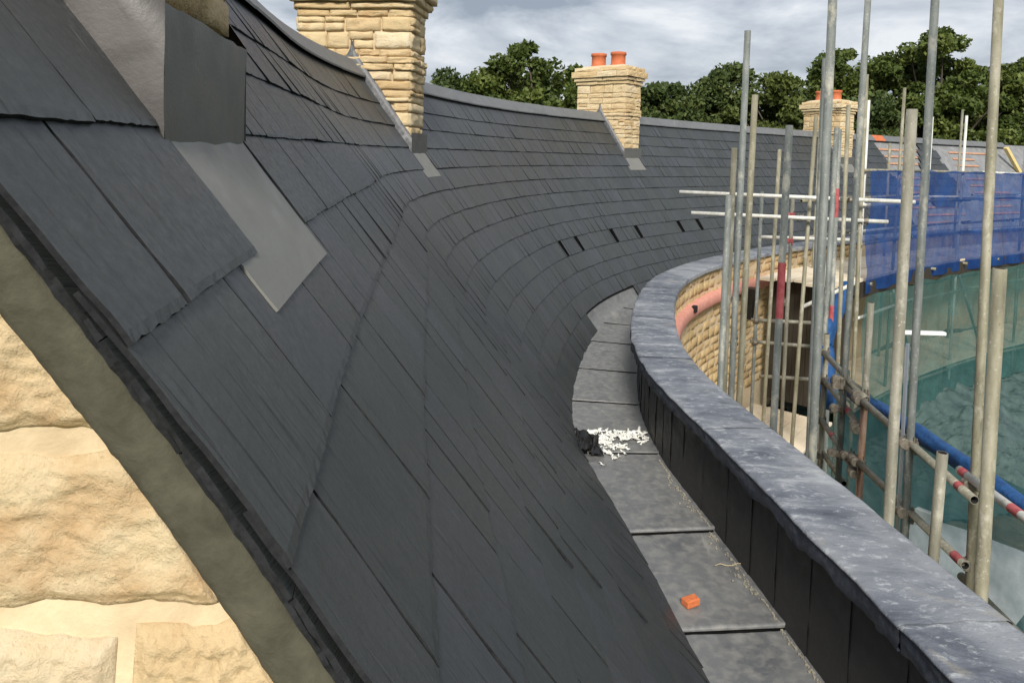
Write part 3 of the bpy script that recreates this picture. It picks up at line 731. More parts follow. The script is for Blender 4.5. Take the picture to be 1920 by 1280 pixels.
for i, (a, b) in enumerate(zip(cb[:-1], cb[1:])):
    mb = MB(); v = []; na = int((b-a)/0.022) if b < 9 else int((b-a)/0.06)
    for j in range(na+1):
        u = j/na; s = a+(b-a+0.04)*u; lap = 0.004*(1-sm(0, 0.05, (b+0.04-s)))*0+0.0035*sm(0.06, 0.0, s-a)
        wav = 0.010*fbm((s*2.3, 0.3, i), 1.6); wav2 = 0.008*fbm((s*2.0, 4.3, i), 1.8)
        drop = 0.055+0.018*ns((s*6, 2, i), 1.0)+0.008*ns((s*23, 2, i), 1.0)
        for o, z in ((PIN+0.012+wav, -0.016), (PIN+0.001+wav, -0.014), (PIN-0.003+wav, -0.011), (PIN-0.001+wav, -0.005), (PIN+0.006+wav, -0.001), (PIN+0.02+wav, 0.002),
                     (PIN+0.07, 0.0), (PIN+0.12, 0.001), (PIN+0.17, 0), (PIN+0.22, 0.001), (PIN+0.27, 0.0), (PIN+0.32, -0.001), (POUT-0.02+wav2, -0.003), (POUT-0.004+wav2, -0.008), (POUT+wav2, -0.02), (POUT+0.002+wav2, -0.055)):
            inn = PIN+0.03 < o < POUT-0.01
            dz = (0.0062*fbm((s*3.2, o*5, 1), 1.6, 1.0, 4)+0.004*fbm((s*9, o*3, 5), 1.3, 4.0, 3)) if inn else 0.002*fbm((s*8, o, 1), 1.0)
            v.append(pl(s, o, ZP+z+dz+lap))
    mb.add(v, [tuple(reversed(q)) for q in grid_faces(16, na+1)]); mb.build('lead_coping', 'lead_cope', par, True)
    mb = MB(); v = []
    for j in range(na+1):
        u = j/na; s = a+(b-a)*u; wav = 0.010*fbm((s*2.3, 0.3, i), 1.6)
        drop = 0.088+0.022*ns((s*5, 2, i), 1.0)+0.012*ns((s*19, 2, i), 1.0)
        for q, (oo, zz) in enumerate(((0.004, -0.010), (0.002, -0.3), (0.004, -0.6), (0.0, -0.93), (0.008, -1.0), (0.03, -0.96))):
            kink = 0.007*fbm((s*11, q*0.9, i), 1.0, 6.0, 3)*(0.3+abs(zz))
            v.append(pl(s, PIN+oo+wav+kink, ZP+(zz*drop if q else zz)))
    mb.add(v, [tuple(reversed(q)) for q in grid_faces(6, na+1)]); mb.build('lead_edge_strip', 'lead_edge_shaded', par, True)
# outer face stones
cnt = 0; rr = random.Random(77); om = MB(); z = -1.50; rows = []
while z > -3.5:
    h = rr.choice([0.09, 0.11, 0.13, 0.15]); rows.append((z-h, z)); z -= h
for zi, (z0, z1) in enumerate(rows):
    s = 5.0+rr.uniform(0, 0.2)
    while s < 17.5:
        L_ = rr.uniform(0.18, 0.42)
        t, n = ax(s+L_/2); c = pl(s+L_/2, POUT-0.045, (z0+z1)/2)
        # arc on the outer side is shorter than at the reference line
        p0, p1 = pl(s, POUT-0.045, 0), pl(s+L_, POUT-0.045, 0); ln = (p1-p0).length; tt = (p1-p0).normalized(); nn = Vector((tt.y, -tt.x, 0))
        show = 6.0 < s < 15.0 and z0 > -2.9
        m_ = MB() if (show and cnt < 290) else om
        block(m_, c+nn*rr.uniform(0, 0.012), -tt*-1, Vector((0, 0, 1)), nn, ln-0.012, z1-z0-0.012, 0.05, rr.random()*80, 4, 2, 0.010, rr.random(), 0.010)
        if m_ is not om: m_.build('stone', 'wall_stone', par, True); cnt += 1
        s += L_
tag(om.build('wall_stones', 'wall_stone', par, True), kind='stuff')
# pink string course
mb = MB(); v = []; sv = list(np.arange(5.0, 15.0, 0.12))
for s in sv:
    for o, z in ((-0.06, -1.80), (0.035, -1.805), (0.055, -1.83), (0.055, -1.93), (0.03, -1.965), (-0.06, -1.97)):
        v.append(pl(s, POUT+o+0.003*ns((s*4, z, 0), 1.0), z+0.004*ns((s*3, 3, z), 1.0)))
mb.add(v, grid_faces(6, len(sv))); mb.build('string_course', 'pink', par, True, 'pink projecting band along the outer wall below the parapet')
mb = MB(); t, n = ax(10.0); obox(mb, pl(10.05, POUT+0.06, -1.83), t, n, Vector((0, 0, 1)), 0.035, 0.03, 0.045, 0.5, 0.008); mb.build('wall_bracket', 'black', par)
# dark rainwater hopper and pipe on the outer wall
mb = MB(); c = pl(12.9, POUT+0.11, -2.1); t, n = ax(12.9); up = Vector((0, 0, 1)); v = []
for zz, a in ((0.22, 0.10), (0.12, 0.10), (-0.02, 0.05), (-0.24, 0.045), (-0.245, 0.04)):
    for p, q in ((-1, -1), (1, -1), (1, 1), (-1, 1)): v.append(c+t*a*p+n*a*0.9*q+up*zz)
f = [(0, 1, 2, 3), (19, 18, 17, 16)]
for k in range(4):
    for i in range(4): j = (i+1) % 4; f.append((k*4+j, k*4+i, k*4+4+i, k*4+4+j))
mb.add(v, f); mb.build('rainwater_hopper', 'black', par)

# ------------------------------------------------------------------ ground
mb = MB(); mb.add([(-900, -900, 0), (900, -900, 0), (900, 1500, 0), (-900, 1500, 0)], [(0, 1, 2, 3)])
tag(mb.build('ground', 'field'), kind='structure')
mb = MB(); v = []; nx, ny = 110, 110
def bank_z(x, y):
    # made ground rising towards the far wing
    d = (y-(6.2+0.72*(x-3.0)))
    return 0.02+1.75*sm(0.0, 6.0, d)*sm(2.0, 4.2, x)+0.22*fbm((x, y, 0), 0.55)*sm(0.2, 1.5, x-1.9)+0.05*fbm((x, y, 3), 3.0)+0.05
for j in range(ny+1):
    for i in range(nx+1):
        x = 2.6+i/nx*24; y = 1.0+j/ny*18; v.append((x, y, max(0.012, bank_z(x, y))))
mb.add(v, grid_faces(nx+1, ny+1)); tag(mb.build('earth_bank', 'mud', None, True), kind='structure')

# ------------------------------------------------------------------ near scaffold
up = Vector((0, 0, 1))
def z_(p): return Vector((p[0], p[1], p[2]+ZC))
NS = thing('tube_scaffold', 'steel tube scaffold with tall upright poles rising just outside the near lead parapet', 'scaffold', (2.2, 4.2, 0))
def standard(q, top, mat, parent=NS, name='standard', zb=0.06):
    return tube(name, (q[0], q[1], zb), z_(top), mat, parent)
def band(o_p, q, top, z0, z1, r=TR+0.0012, parent=None):
    a = Vector((q[0], q[1], 0)); b = z_(top); f0, f1 = (z0+ZC)/b.z, (z1+ZC)/b.z
    mb = MB(); ring_tube(mb, [a.lerp(b, f0), a.lerp(b, f1)], r, 14, 0.5, False); mb.build('red_paint_band', 'red', o_p, True)
near = [([1.799, 3.3], [1.78, 3.3, 0.249], 'tube_tan'), ([1.901, 2.75], [1.852, 2.75, -0.38], 'tube_olive'), ([1.797, 4.1], [1.735, 4.1, 1.25], 'tube_grey'),
        ([1.822, 4.9], [1.834, 4.9, 0.24], 'tube_grey'), ([1.756, 5.6], [1.745, 5.6, 0.975], 'tube_grey'), ([1.848, 5.75], [1.873, 5.75, 0.509], 'tube_olive'),
        ([1.886, 6.2], [1.866, 6.2, 0.101], 'tube_olive'), ([1.635, 5.5], [1.632, 5.5, -0.263], 'tube_grey'), ([1.892, 4.35], [1.827, 4.35, 0.61], 'tube_grey'),
        ([2.559, 4.5], [2.525, 4.5, 1.5], 'tube_grey'), ([2.634, 3.9], [2.515, 3.9, 1.35], 'tube_olive'), ([2.65, 5.7], [2.69, 5.7, 1.9], 'tube_grey'),
        ([2.671, 5.4], [2.695, 5.4, -1.03], 'tube_tan'),
        ([3.416, 10.0], [3.417, 10.0, -0.422], 'tube_grey'), ([3.353, 9.4], [3.41, 9.4, 0.15], 'tube_olive'), ([3.693, 9.6], [3.688, 9.6, -0.435], 'tube_tan'),
        ([3.564, 9.0], [3.689, 9.0, 0.547], 'tube_olive'), ([3.335, 7.4], [3.275, 7.4, 0.339], 'tube_grey'), ([3.983, 8.6], [3.896, 8.6, 0.676], 'tube_olive'), ([4.263, 8.8], [4.183, 8.8, 1.058], 'tube_olive'),
        ([3.0, 6.9], [3.03, 6.9, 0.33], 'tube_grey'), ([2.80, 6.35], [2.80, 6.35, -1.5], 'tube_olive'), ([2.66, 5.34], [2.66, 5.34, -1.72], 'tube_rust')]
st = []
for q, tp, mt in near: st.append(standard(q, tp, mt))
band(st[3], near[3][0], near[3][1], -1.06, -0.68); band(st[17], near[17][0], near[17][1], -0.55, -0.26); band(st[17], near[17][0], near[17][1], -1.75, -1.45)
# short upright beside the parapet
tube('standard', (1.995, 3.3, ZC-2.3), z_((2.016, 3.3, -1.316)), 'tube_tan', NS)
rails = [((2.783, 6.4, -1.66), (2.655, 5.3, -1.733), 'tube_tan'), ((2.69, 5.8, -1.757), (2.475, 3.75, -1.745), 'tube_tan'), ((2.545, 4.0, -1.69), (2.519, 2.9, -1.69), 'tube_white'),
         ((2.797, 6.4, -1.90), (2.649, 5.35, -1.961), 'tube_tan'), ((2.798, 6.4, -2.26), (2.645, 5.35, -2.323), 'tube_tan'), ((2.653, 5.5, -2.225), (2.515, 3.85, -2.157), 'tube_tan'),
         ((2.885, 6.6, -2.60), (2.715, 5.7, -2.55), 'tube_olive'), ((2.66, 4.1, -2.36), (2.52, 2.9, -2.28), 'tube_tan'),
         ((2.105, 9.2, -0.425), (4.688, 8.5, -0.43), 'tube_white'), ((2.264, 9.2, -0.683), (4.489, 8.7, -0.685), 'tube_white'), ((3.418, 10, -1.045), (4.605, 9.8, -1.03), 'tube_white'),
         ((3.35, 10.0, -2.197), (4.237, 9.8, -2.173), 'tube_tan'), ((3.35, 10, -2.497), (4.182, 9.8, -2.497), 'tube_tan'), ((3.5, 10, -2.98), (4.169, 9.8, -2.946), 'tube_tan'),
         ((3.648, 9, -1.795), (4.292, 9, -1.475), 'tube_white')]
rl = []
for a, b, mt in rails[:]: rl.append(tube('ledger', z_(a), z_(b), mt, NS))
def bandp(o_p, a, b, f0, f1):
    a, b = z_(a), z_(b); mb = MB(); ring_tube(mb, [a.lerp(b, f0), a.lerp(b, f1)], TR+0.0012, 14, 0.5, False); mb.build('red_paint_band', 'red', o_p, True)
bandp(rl[2], rails[2][0], rails[2][1], 0.02, 0.07); bandp(rl[2], rails[2][0], rails[2][1], 0.40, 0.47); bandp(rl[1], rails[1][0], rails[1][1], 0.915, 0.94)
bandp(rl[4], rails[4][0], rails[4][1], 0.35, 0.40); bandp(rl[3], rails[3][0], rails[3][1], 0.7, 0.76); bandp(rl[5], rails[5][0], rails[5][1], 0.93, 0.98)
def coupler(p, d, parent=NS, mat='coupler', seed=0):
    """right-angle coupler: two half-shell collars, a saddle block and bolts"""
    p = z_(p); x, y, dd = frame(d); mb = MB(); r = TR+0.009
    ring_tube(mb, [p-up*0.024, p-up*0.02, p+up*0.02, p+up*0.024], [r-0.004, r, r, r-0.004], 12)
    q = p+x*(0.045); ring_tube(mb, [q-dd*0.024, q-dd*0.02, q+dd*0.02, q+dd*0.024], [r-0.004, r, r, r-0.004], 12)
    obox(mb, p+x*0.022, x, dd, up, 0.03, 0.02, 0.022, 0.5, 0.004)
    for sg in (1, -1):
        b = p-x*0.01+dd*0.03*sg; ring_tube(mb, [b-y*0.05, b+y*0.05], 0.006, 6); ring_tube(mb, [b+y*0.04, b+y*0.053], 0.011, 6)
    return mb.build('coupler', mat, parent)
for p, mt in (((2.65, 5.7, -1.72), 'coupler'), ((2.69, 5.4, -1.73), 'coupler'), ((2.545, 4.5, -1.74), 'coupler'), ((2.58, 3.9, -1.73), 'coupler'), ((2.66, 5.36, -1.98), 'coupler'), ((2.66, 5.36, -2.32), 'coupler'),
              ((2.60, 3.9, -2.18), 'coupler'), ((2.56, 4.5, -2.19), 'coupler'), ((2.0, 3.3, -2.17), 'coupler'), ((3.69, 9.6, -0.7), 'red'), ((3.69, 9.6, -1.04), 'red'), ((2.8, 6.35, -1.92), 'coupler'), ((2.8, 6.35, -2.27), 'coupler'), ((2.66, 5.5, -2.24), 'coupler'), ((3.6, 9.5, -1.83), 'coupler')):
    coupler(p, (-0.1, -1, 0), NS, mt)
# a clamp wherever a ledger passes an upright
for a, b, mt in rails:
    A, Bv = Vector(a[:2]), Vector(b[:2]); d2 = Bv-A
    for q, tp, _m in near:
        u = (Vector(q)-A).dot(d2)/d2.length_squared
        if 0.02 < u < 0.98 and (A+d2*u-Vector(q)).length < 0.16:
            z = a[2]+(b[2]-a[2])*u
            if z < tp[2]-0.03: coupler((q[0], q[1], z), (d2.x, d2.y, 0))
# decks
def deck(s0, s1, z, parent, off0=0.10, nb=5, length=2.4):
    for j in range(nb):
        s = s0+0.12*((j*7) % 3)
        while s < s1:
            e_ = min(s+length, s1+0.1); mb = MB(); v = []
            for u in np.linspace(s, e_-0.01, 6):
                o = POUT+off0+j*0.232
                for oo, zz in ((0, 0), (0.222, 0), (0.222, -0.038), (0, -0.038)): v.append(pl(u, o+oo, z+zz+0.004*((j*5) % 3)))
            f = []
            for k in range(5):
                for q in range(4): f.append((k*4+(q+1) % 4, k*4+q, k*4+4+q, k*4+4+(q+1) % 4))
            f += [(0, 1, 2, 3), (23, 22, 21, 20)]
            mb.add(v, f, None, R.random()); mb.build('deck_board', 'board', parent); s = e_
deck(8.6, 13.2, -3.7, NS)
FS = thing('tube_scaffold', 'tube scaffold on the far wing, wrapped in blue net above and teal net below', 'scaffold', tuple(pl(20, 3.4, -ZC)))
deck(13.2, 29, -1.75, FS, 0.10, 5, 3.2)
deck(14.2, 29, -3.7, FS, 0.10, 5, 3.2)
mb = MB(); t, n = ax(13.75)  # dark panel added to paint in the shade under the deck
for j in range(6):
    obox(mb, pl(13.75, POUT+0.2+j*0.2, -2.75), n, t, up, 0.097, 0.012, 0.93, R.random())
mb.build('lift_shade_panel', 'dark_board_and_shade', FS, label='dark brown board panel painting in the shade of the lift below the deck')
rf = random.Random(21); far_tops = []
for i, s in enumerate(np.arange(14.6, 29.5, 1.55)):
    for o, ex in ((POUT+1.17, 0), (POUT+0.28, 1)):
        top = rf.choice([0.85, 0.95, 1.05, 1.25, 0.5]) if not ex else rf.choice([0.4, 0.9, 1.2])
        s_ = s+ex*0.55; p = pl(s_, o, 0); q = pl(s_, o, top); lean = rf.uniform(-0.05, 0.07)
        tube('standard', (p.x, p.y, 0.06), (p.x+lean, p.y, top+ZC), rf.choice(['tube_tan', 'tube_olive', 'tube_grey', 'tube_white']), FS)
for z, o in ((-0.10, 1.2), (-0.62, 1.2), (-1.22, 1.2), (-1.83, 1.2), (-2.35, 1.2), (-3.8, 1.2), (-1.22, 0.3), (-0.62, 0.3), (-2.4, 0.3)):
    s = 14.4
    while s < 29:
        e_ = s+rf.uniform(2.2, 3.2); tube('ledger', pl(s, POUT+o, z), pl(e_, POUT+o, z+rf.uniform(-0.05, 0.05)), rf.choice(['tube_tan', 'tube_olive', 'tube_white']), FS); s = e_-0.3
for s in (16.0, 19.2, 22.4):
    tube('brace', pl(s, POUT+1.22, -1.9), pl(s+1.4, POUT+1.22, -3.6), 'tube_grey', FS)
for s in np.arange(14.7, 29, 1.55): tube('transom', pl(s, POUT+0.05, -1.82), pl(s, POUT+1.35, -1.82), 'tube_olive', FS)
# toe boards under the far deck
s = 14.4
while s < 29:
    mb = MB(); v = []
    for u in np.linspace(s, s+2.9, 6):
        for oo, zz in ((1.27, -1.80), (1.27, -2.02), (1.24, -2.02), (1.24, -1.80)): v.append(pl(u, POUT+oo, zz))
    f = []
    for k in range(5):
        for q in range(4): f.append((k*4+(q+1) % 4, k*4+q, k*4+4+q, k*4+4+(q+1) % 4))
    mb.add(v, f+[(0, 1, 2, 3), (23, 22, 21, 20)]); mb.build('toe_board', 'dark_board_and_shade', FS); s += 2.95

# ------------------------------------------------------------------ nets
def net(name, label, mat, s0, s1, off, ztop, zbot, ds=0.12, nz_=30, fold=0.05, sag=0.05, cat='net'):
    mb = MB(); v = []; sv = np.arange(s0, s1, ds)
    for s in sv:
        for j in range(nz_+1):
            u = j/nz_; z = ztop+(zbot-ztop)*u
            zz = z+(sag*ns((s*1.7, 0, 1), 1.0) if j == 0 else 0)
            b = zbot
            o = off+fold*fbm((s*1.1, z*0.8, 2), 1.4, 1.0, 4)+fold*0.5*math.sin(s*7+2*ns((s, z, 0), 1.0))*u
            p = pl(s, POUT+o, zz)
            v.append(p)
    mb.add(v, grid_faces(nz_+1, len(sv))); o = mb.build(name, mat, None, True); tag(o, label, cat); return o
net('debris_net', 'blue debris net hung along the upper lift of the far scaffold', 'net_blue', 14.45, 29, 1.29, -0.10, -1.95)
net('debris_net', 'teal debris net covering the lower lift of the far scaffold', 'net_teal', 14.45, 29, 1.32, -2.0, -4.3)
net('debris_net', 'teal debris net hanging below the rolled blue net beside the near parapet', 'net_near', 2.2, 7.3, 1.42, -1.76, -4.6, 0.07, 40, 0.05, 0.02)
def crumple(name, label, path, rad, cat='net', n=22, seed=0):
    mb = MB(); pts = []; rr = []
    P = [z_(p) for p in path]
    for a, b in zip(P[:-1], P[1:]):
        m = max(3, int((b-a).length/0.03))
        for i in range(m): pts.append(a.lerp(b, i/m))
    pts.append(P[-1]); v = []
    for i, p in enumerate(pts):
        a = pts[max(0, i-1)]; b = pts[min(len(pts)-1, i+1)]; x, y, _ = frame(b-a)
        taper = min(1, 0.55+i/5, 0.55+(len(pts)-1-i)/5)
        for q in range(n):
            t = 2*math.pi*q/n; r = rad*taper*(1+0.16*fbm((p.x*2+math.cos(t), p.y*2.5+math.sin(t), seed), 1.5)+0.06*math.sin(3*t+i*0.25))
            v.append(p+(x*math.cos(t)+y*math.sin(t))*r-up*0.012*abs(math.sin(i*0.09)))
    f = [(k*n+q, k*n+(q+1) % n, (k+1)*n+(q+1) % n, (k+1)*n+q) for k in range(len(pts)-1) for q in range(n)]
    f += [tuple(reversed(range(n))), tuple(range((len(pts)-1)*n, len(pts)*n))]
    mb.add(v, f); o = mb.build(name, 'roll', None, True); tag(o, label, cat)
crumple('rolled_net', 'long blue net rolled up and tied along the near scaffold rail', [(2.86, 6.3, -1.88), (2.80, 5.6, -1.84), (2.74, 4.75, -1.76), (2.69, 4.1, -1.735), (2.66, 3.5, -1.72), (2.62, 2.9, -1.72)], 0.053)
crumple('bunched_net', 'bunch of blue net tied to the poles between near and far scaffold', [(3.07, 7.0, -1.5), (3.05, 6.95, -1.75), (3.0, 6.8, -1.95), (2.92, 6.5, -2.2)], 0.085, seed=4)
crumple('bunched_net', 'narrow blue net gathered below the left end of the far blue net', [(4.75, 10.2, -1.7), (4.3, 9.6, -2.05), (3.9, 9.0, -2.3), (3.72, 8.5, -2.75)], 0.10, seed=9)
# white pipes
mb = MB(); ring_tube(mb, [z_((2.545, 4.6, -1.134)), z_((2.555, 4.6, -2.8))], 0.011, 12); tag(mb.build('conduit_pipe', 'white_plastic', None, True), 'thin white upright plastic pipe tied behind the near scaffold rail', 'pipe')
mb = MB(); obox(mb, z_((2.872, 5.0, -1.155)), (1, 0, 0), (0, 1, 0), (0, 0, 1), 0.145, 0.02, 0.013, 0.5, 0.004); tag(mb.build('white_batten', 'white_plastic'), 'short white level strip fixed across two scaffold poles', 'strip')

# ------------------------------------------------------------------ loose things in the gutter
fz = lambda s: FLOOR[max(i for i, b in enumerate(bounds[:-1]) if s >= b)]
def brick_bit():
    mb = MB(); c = pl(3.02, 1.60, fz(3.02)+0.021); t, n = ax(3.02); a = math.radians(72); e1 = t*math.cos(a)+n*math.sin(a); e2 = -t*math.sin(a)+n*math.cos(a)
    v = []
    for zz, g_ in ((-0.017, 0), (-0.012, 0.002), (0.012, 0.002), (0.017, -0.003)):
        for p, q in ((-1, -1), (1, -0.8), (0.9, 1), (-1, 0.95)): v.append(c+e1*p*(0.033+g_)+e2*q*(0.022+g_)+up*(zz+0.003*p))
    f = [(3, 2, 1, 0), (12, 13, 14, 15)]
    for k in range(3):
        for i in range(4): j = (i+1) % 4; f.append((k*4+i, k*4+j, k*4+4+j, k*4+4+i))
    mb.add(v, f); tag(mb.build('brick_fragment', 'brick'), 'small broken piece of orange brick lying in the lead gutter', 'brick')
brick_bit()
mb = MB(); r = random.Random(3)
for i in range(120):
    big_ = i < 85
    s = r.gauss(5.08, 0.075) if big_ else r.gauss(4.85, 0.13); o = r.uniform(1.55, 1.94) if big_ else r.gauss(1.63, 0.07)
    o = min(max(o, 1.5), 1.94); c = pl(s, o, fz(s)+0.006+r.uniform(0, 0.016 if big_ else 0.004)); a = r.uniform(0, 6.28)
    d = Vector((math.cos(a), math.sin(a), 0)); e2 = Vector((-math.sin(a), math.cos(a), r.uniform(-0.5, 0.5))); L_ = r.uniform(0.03, 0.11); wd = r.uniform(0.008, 0.026); v = []
    for j in range(7):
        u = j/6-0.5; p = c+d*L_*u+e2*0.02*ns((i, u*3, 1), 1.0)+up*0.018*abs(ns((i*1.7, u*4, 5), 1.0))
        for q in (-1, -0.2, 0.5, 1): v.append(p+e2*wd*q*0.5*(1-0.5*abs(u))+up*(0.010*ns((i, u*5, q*2), 1.0)+0.004*(1-q*q)))
    mb.add(v, grid_faces(4, 7))
tag(mb.build('white_scraps', 'paper', None, True), 'heap of crumpled white scraps across the lead gutter', 'scraps', None, 'stuff')
mb = MB(); r = random.Random(13)
for (s, o) in ((3.3, 1.92), (2.45, 1.9)):
    c = pl(s, o, fz(s)+0.008); pts = []
    for i in range(7): pts.append(c+ax(s)[1]*((i-3)*0.03)+ax(s)[0]*r.uniform(-0.015, 0.015)+up*r.uniform(0, 0.004))
    ring_tube(mb, pts, 0.0022, 5)
tag(mb.build('straw_litter', 'straw'), 'straw and dirt litter along the gutter floor', 'litter', None, 'stuff')
mb = MB(); r = random.Random(31)
for i in range(520):
    s = r.uniform(1.6, 4.6); o = WIN-0.025-abs(r.gauss(0, 0.04))*abs(ns((s*3, 1, 1), 1.0))*2.2; c = pl(s, o, fz(s)+0.004); q = r.uniform(0.0012, 0.0045)
    obox(mb, c, Vector((1, r.uniform(-0.5, 0.5), 0)).normalized(), Vector((r.uniform(-0.5, 0.5), 1, 0.3)).normalized(), up, q*r.uniform(0.6, 1.6), q, q*0.6)
tag(mb.build('gutter_grit', 'grit'), 'line of pale grit and mortar crumbs along the foot of the parapet', 'grit', None, 'stuff')
mb = MB(); v = []; nn = 10
for j in range(nn+1):
    for i in range(nn+1):
        a, b = i/nn, j/nn; s = 4.62+0.42*a; o = 1.42+0.16*b
        v.append(pl(s, o+0.03*ns((a*3, b*3, 1), 1.0), fz(s)+0.018+0.07*abs(ns((a*4, b*4, 7), 1.0))+0.05*(1-b)))
mb.add(v, grid_faces(nn+1, nn+1)); tag(mb.build('black_sheet', 'black'), 'crumpled black plastic offcut tucked under the slates beside the white scraps', 'sheet')

# ------------------------------------------------------------------ car below, sheeting, timber
def car():
    C = thing('parked_car', 'white car parked in the courtyard, seen through the teal net', 'car', (5.05, 7.45, 0.1))
    base = Vector((5.05, 7.45, 0.08)); h = math.radians(38); fx = Vector((math.cos(h), math.sin(h), 0)); fy = Vector((-math.sin(h), math.cos(h), 0))
    def P(x, y, z): return base+fx*x+fy*y+up*z
    st_ = [(-2.1, 0.62, 0.30, 0.70), (-2.0, 0.80, 0.22, 0.86), (-1.2, 0.87, 0.20, 0.96), (0.0, 0.88, 0.20, 0.95), (0.9, 0.87, 0.20, 0.93), (1.6, 0.84, 0.20, 0.80), (2.0, 0.74, 0.24, 0.66), (2.12, 0.58, 0.34, 0.55)]
    mb = MB(); v = []
    for x, hw, z0, z1 in st_:
        for a, b in ((-0.9, 0), (-1, 0.25), (-1, 0.7), (-0.9, 0.96), (-0.5, 1.03), (0, 1.05), (0.5, 1.03), (0.9, 0.96), (1, 0.7), (1, 0.25), (0.9, 0)): v.append(P(x, hw*a, z0+(z1-z0)*b))
    f = grid_faces(11, len(st_)); f += [tuple(range(11)), tuple(reversed(range(77, 88)))]
    mb.add(v, f); body = mb.build('body', 'car', C, True)
    cab = [(-1.75, 0.70, 0.93), (-1.35, 0.64, 1.36), (-0.2, 0.64, 1.46), (0.25, 0.62, 1.42), (1.0, 0.72, 0.93)]
    mb = MB(); v = []
    for x, hw, z in cab: v += [P(x, -hw, z), P(x, -hw*0.4, z+0.03), P(x, hw*0.4, z+0.03), P(x, hw, z)]
    mb.add(v[4:16], grid_faces(4, 3)); mb.build('car_roof', 'car', C, True)
    for nm, a, b in (('rear_window', 0, 1), ('windscreen', 3, 4)):
        mb = MB(); mb.add(v[a*4:a*4+4]+v[b*4:b*4+4], grid_faces(4, 2)); mb.build(nm, 'glass', C)
    for sgn, idx in ((-1, 0), (1, 3)):
        mb = MB(); w_ = [v[i*4+idx] for i in range(5)]
        mb.add(w_+[P(-1.75, sgn*0.80, 0.88), P(1.0, sgn*0.80, 0.88)], [(5, 0, 1, 2, 3, 4, 6)]); mb.build('side_window', 'glass', C)
        for x in (-0.55, 0.35):
            mb = MB(); obox(mb, P(x, sgn*0.725, 1.17), fx, fy, up, 0.035, 0.10, 0.28, 0.5, 0.01); mb.build('door_pillar', 'car', C)
        for x in (-1.3, 1.3):
            mb = MB(); c = P(x, sgn*0.80, 0.30); ring_tube(mb, [c-fy*0.1, c-fy*0.09, c+fy*0.09, c+fy*0.1], [0.27, 0.30, 0.30, 0.27], 20); wh = mb.build('wheel', 'tyre', C, True)
            mb = MB(); ring_tube(mb, [c+fy*sgn*0.085, c+fy*sgn*0.108], [0.19, 0.17], 16); mb.build('rim', 'rim', wh, True)
        mb = MB(); obox(mb, P(2.03, sgn*0.56, 0.56), fx, fy, up, 0.06, 0.13, 0.06, 0.5, 0.02); mb.build('headlight', 'lamp', C)
        mb = MB(); obox(mb, P(-2.05, sgn*0.6, 0.68), fx, fy, up, 0.05, 0.10, 0.07, 0.5, 0.02); mb.build('tail_light', 'red', C)
        mb = MB(); obox(mb, P(0.75, sgn*0.96, 0.98), fx, fy, up, 0.06, 0.09, 0.06, 0.5, 0.02); mb.build('mirror', 'car', C)
car()
mb = MB(); v = []; nn = 170
for j in range(nn+1):
    for i in range(nn+1):
        a, b = i/nn, j/nn; x = 4.3+7.4*a+0.4*ns((b*3, 1, 0), 1.0); y = 9.0+0.62*(x-4.6)+3.0*b+0.4*ns((a*3, 5, 0), 1.0)
        rid_ = 1-abs(fbm((x*0.7+0.5*ns((x, y, 0), 0.8), y*1.3, 4), 2.6, 0.0, 4)); v.append((x, y, max(0.05, bank_z(x, y))+0.06+0.17*max(0, rid_-0.66)+0.03*abs(fbm((x, y, 8), 5.0, 0.0, 3))))
mb.add(v, grid_faces(nn+1, nn+1)); tag(mb.build('plastic_sheeting', 'tarp', None, True), 'crumpled grey plastic sheeting spread over the earth bank in the courtyard', 'sheeting')
mb = MB(); c = rs(28.9, 0.9, 0.10); d_ = (rs(28.6, -0.9, 0.45)-rs(29.2, 2.4, 0.10)).normalized(); x, y, _ = frame(d_); obox(mb, c, x, y, d_, 0.06, 0.04, 0.62, 0.5, 0.006)
tag(mb.build('timber_length', 'yellow'), 'yellow timber leaning against the unfinished far end of the roof', 'timber')

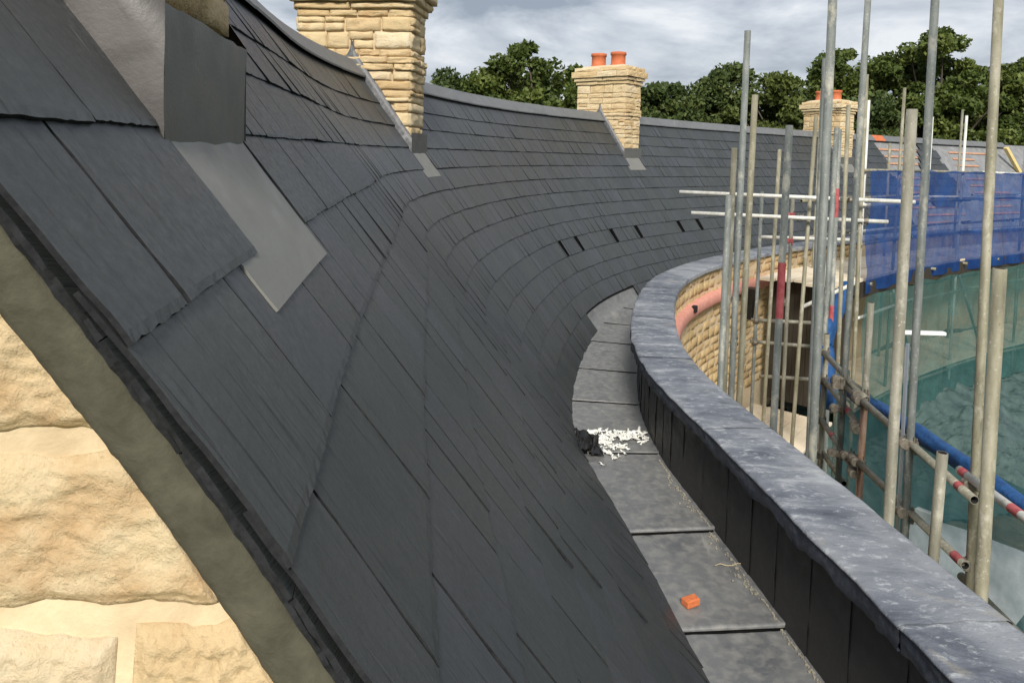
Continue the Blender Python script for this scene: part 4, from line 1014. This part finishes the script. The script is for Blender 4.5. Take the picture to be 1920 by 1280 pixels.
# ------------------------------------------------------------------ trees
def tree(name, label, x, y, H, cw, leaf, seed, nclump=170, per=300, size=0.125, base=0.18, sparse=0.0):
    T = thing(name, label, 'tree', (x, y, 0), 'trees standing behind the roof ridge'); r = random.Random(seed); rn = np.random.default_rng(seed)
    mb = MB(); top = Vector((x+r.uniform(-0.3, 0.3), y, H*0.62)); tr = H*0.022
    ring_tube(mb, [(x, y, -0.05), (x+0.05, y, H*0.2), (x-0.05, y+0.1, H*0.42), tuple(top)], [tr*1.3, tr, tr*0.8, tr*0.5], 9)
    cl = []
    zc = H*(base+1)/2; hz = H*(1-base)/2
    for i in range(nclump):
        while True:
            d = Vector((r.gauss(0, 1), r.gauss(0, 1), r.gauss(0, 1))).normalized(); q = r.uniform(0.35, 1.0)**0.6
            lump = 1+0.28*fbm((d.x*1.6, d.y*1.6, d.z*1.6), 1.0, seed, 3)
            wz = 1.0 if d.z > 0 else 0.95
            p = Vector((x+d.x*cw*q*lump, y+d.y*cw*q*lump*0.8, zc+d.z*hz*q*lump*wz))
            if p.z < H*1.02: break
        cl.append(p)
    for p in cl[::4]:
        h0 = min(max(p.z*0.55, H*0.2), H*0.6); a = Vector((x, y, h0)); m_ = a.lerp(p, 0.55)+Vector((r.uniform(-0.3, 0.3), r.uniform(-0.3, 0.3), 0.25))
        ring_tube(mb, [a, m_, p], [tr*0.45, tr*0.25, 0.012], 5)
    mb.build('trunk', 'bark', T, True)
    V = []; TN = []
    for p in cl:
        m = int(per*r.uniform(0.55, 1.35)*(1-sparse)); rad = r.uniform(0.5, 1.0)*0.78
        c = rn.normal(0, 1, (m, 3)); c /= np.linalg.norm(c, axis=1)[:, None]+1e-6; c *= (rn.random((m, 1))**0.45)*rad; c[:, 2] *= 0.75
        c += np.array(p)
        a = rn.normal(0, 1, (m, 3)); a /= np.linalg.norm(a, axis=1)[:, None]; b = np.cross(a, rn.normal(0, 1, (m, 3))); b /= np.linalg.norm(b, axis=1)[:, None]
        sz = size*rn.uniform(0.6, 1.3, (m, 1)); a *= sz; b *= sz*0.62
        V.append(np.stack([c-a, c-b*0.9+a*0.1, c+a, c+b*0.9+a*0.1], 1).reshape(-1, 3))
        TN.append(np.repeat(np.clip(r.uniform(0.15, 0.75)+rn.normal(0, 0.16, m), 0, 1), 4))
    V = np.concatenate(V); TN = np.concatenate(TN); nq = len(V)//4
    me = bpy.data.meshes.new('crown'); me.from_pydata(V.tolist(), [], np.arange(nq*4).reshape(-1, 4).tolist())
    at = me.attributes.new('tone', 'FLOAT', 'POINT'); at.data.foreach_set('value', TN.astype(np.float32)); me.materials.append(MT[leaf]); me.update()
    link('crown', me, T)
def at_px(px, y): return (px-960)/1372.5*y
TREES = [('oak_tree', 'dark round oak just left of the middle chimney', 985, 34, 10.3, 3.2, 'leaf0', 1, {}),
         ('oak_tree', 'small dark tree showing right beside the tall nearest chimney', 850, 36, 9.0, 1.9, 'leaf1', 2, {}),
         ('ash_tree', 'dark bushy tree just right of the middle chimney', 1245, 34, 9.1, 2.2, 'leaf1', 3, {}),
         ('ash_tree', 'dark pointed tree midway between the two chimneys with orange pots', 1345, 36, 9.6, 2.2, 'leaf1', 4, {}),
         ('field_maple', 'yellow green tree just left of the farthest chimney', 1455, 33, 9.0, 2.3, 'leaf2', 5, {}),
         ('oak_tree', 'loose crowned tree rising directly above the farthest chimney', 1545, 38, 11.9, 2.6, 'leaf0', 6, {'sparse': 0.25}),
         ('oak_tree', 'largest broad oak behind the unfinished end of the roof', 1735, 37, 11.9, 4.5, 'leaf0', 7, {'nclump': 330}),
         ('oak_tree', 'tree cut by the right edge of the picture', 1915, 37, 11.0, 2.6, 'leaf0', 8, {}),
         ('field_maple', 'low bushy tree filling the gap left of the largest oak', 1635, 34, 8.6, 2.0, 'leaf1', 9, {})]
for nm, lb, px, y, H, cw, lf, sd, kw in TREES: tree(nm, lb, at_px(px, y), y, H, cw, lf, sd, **kw)
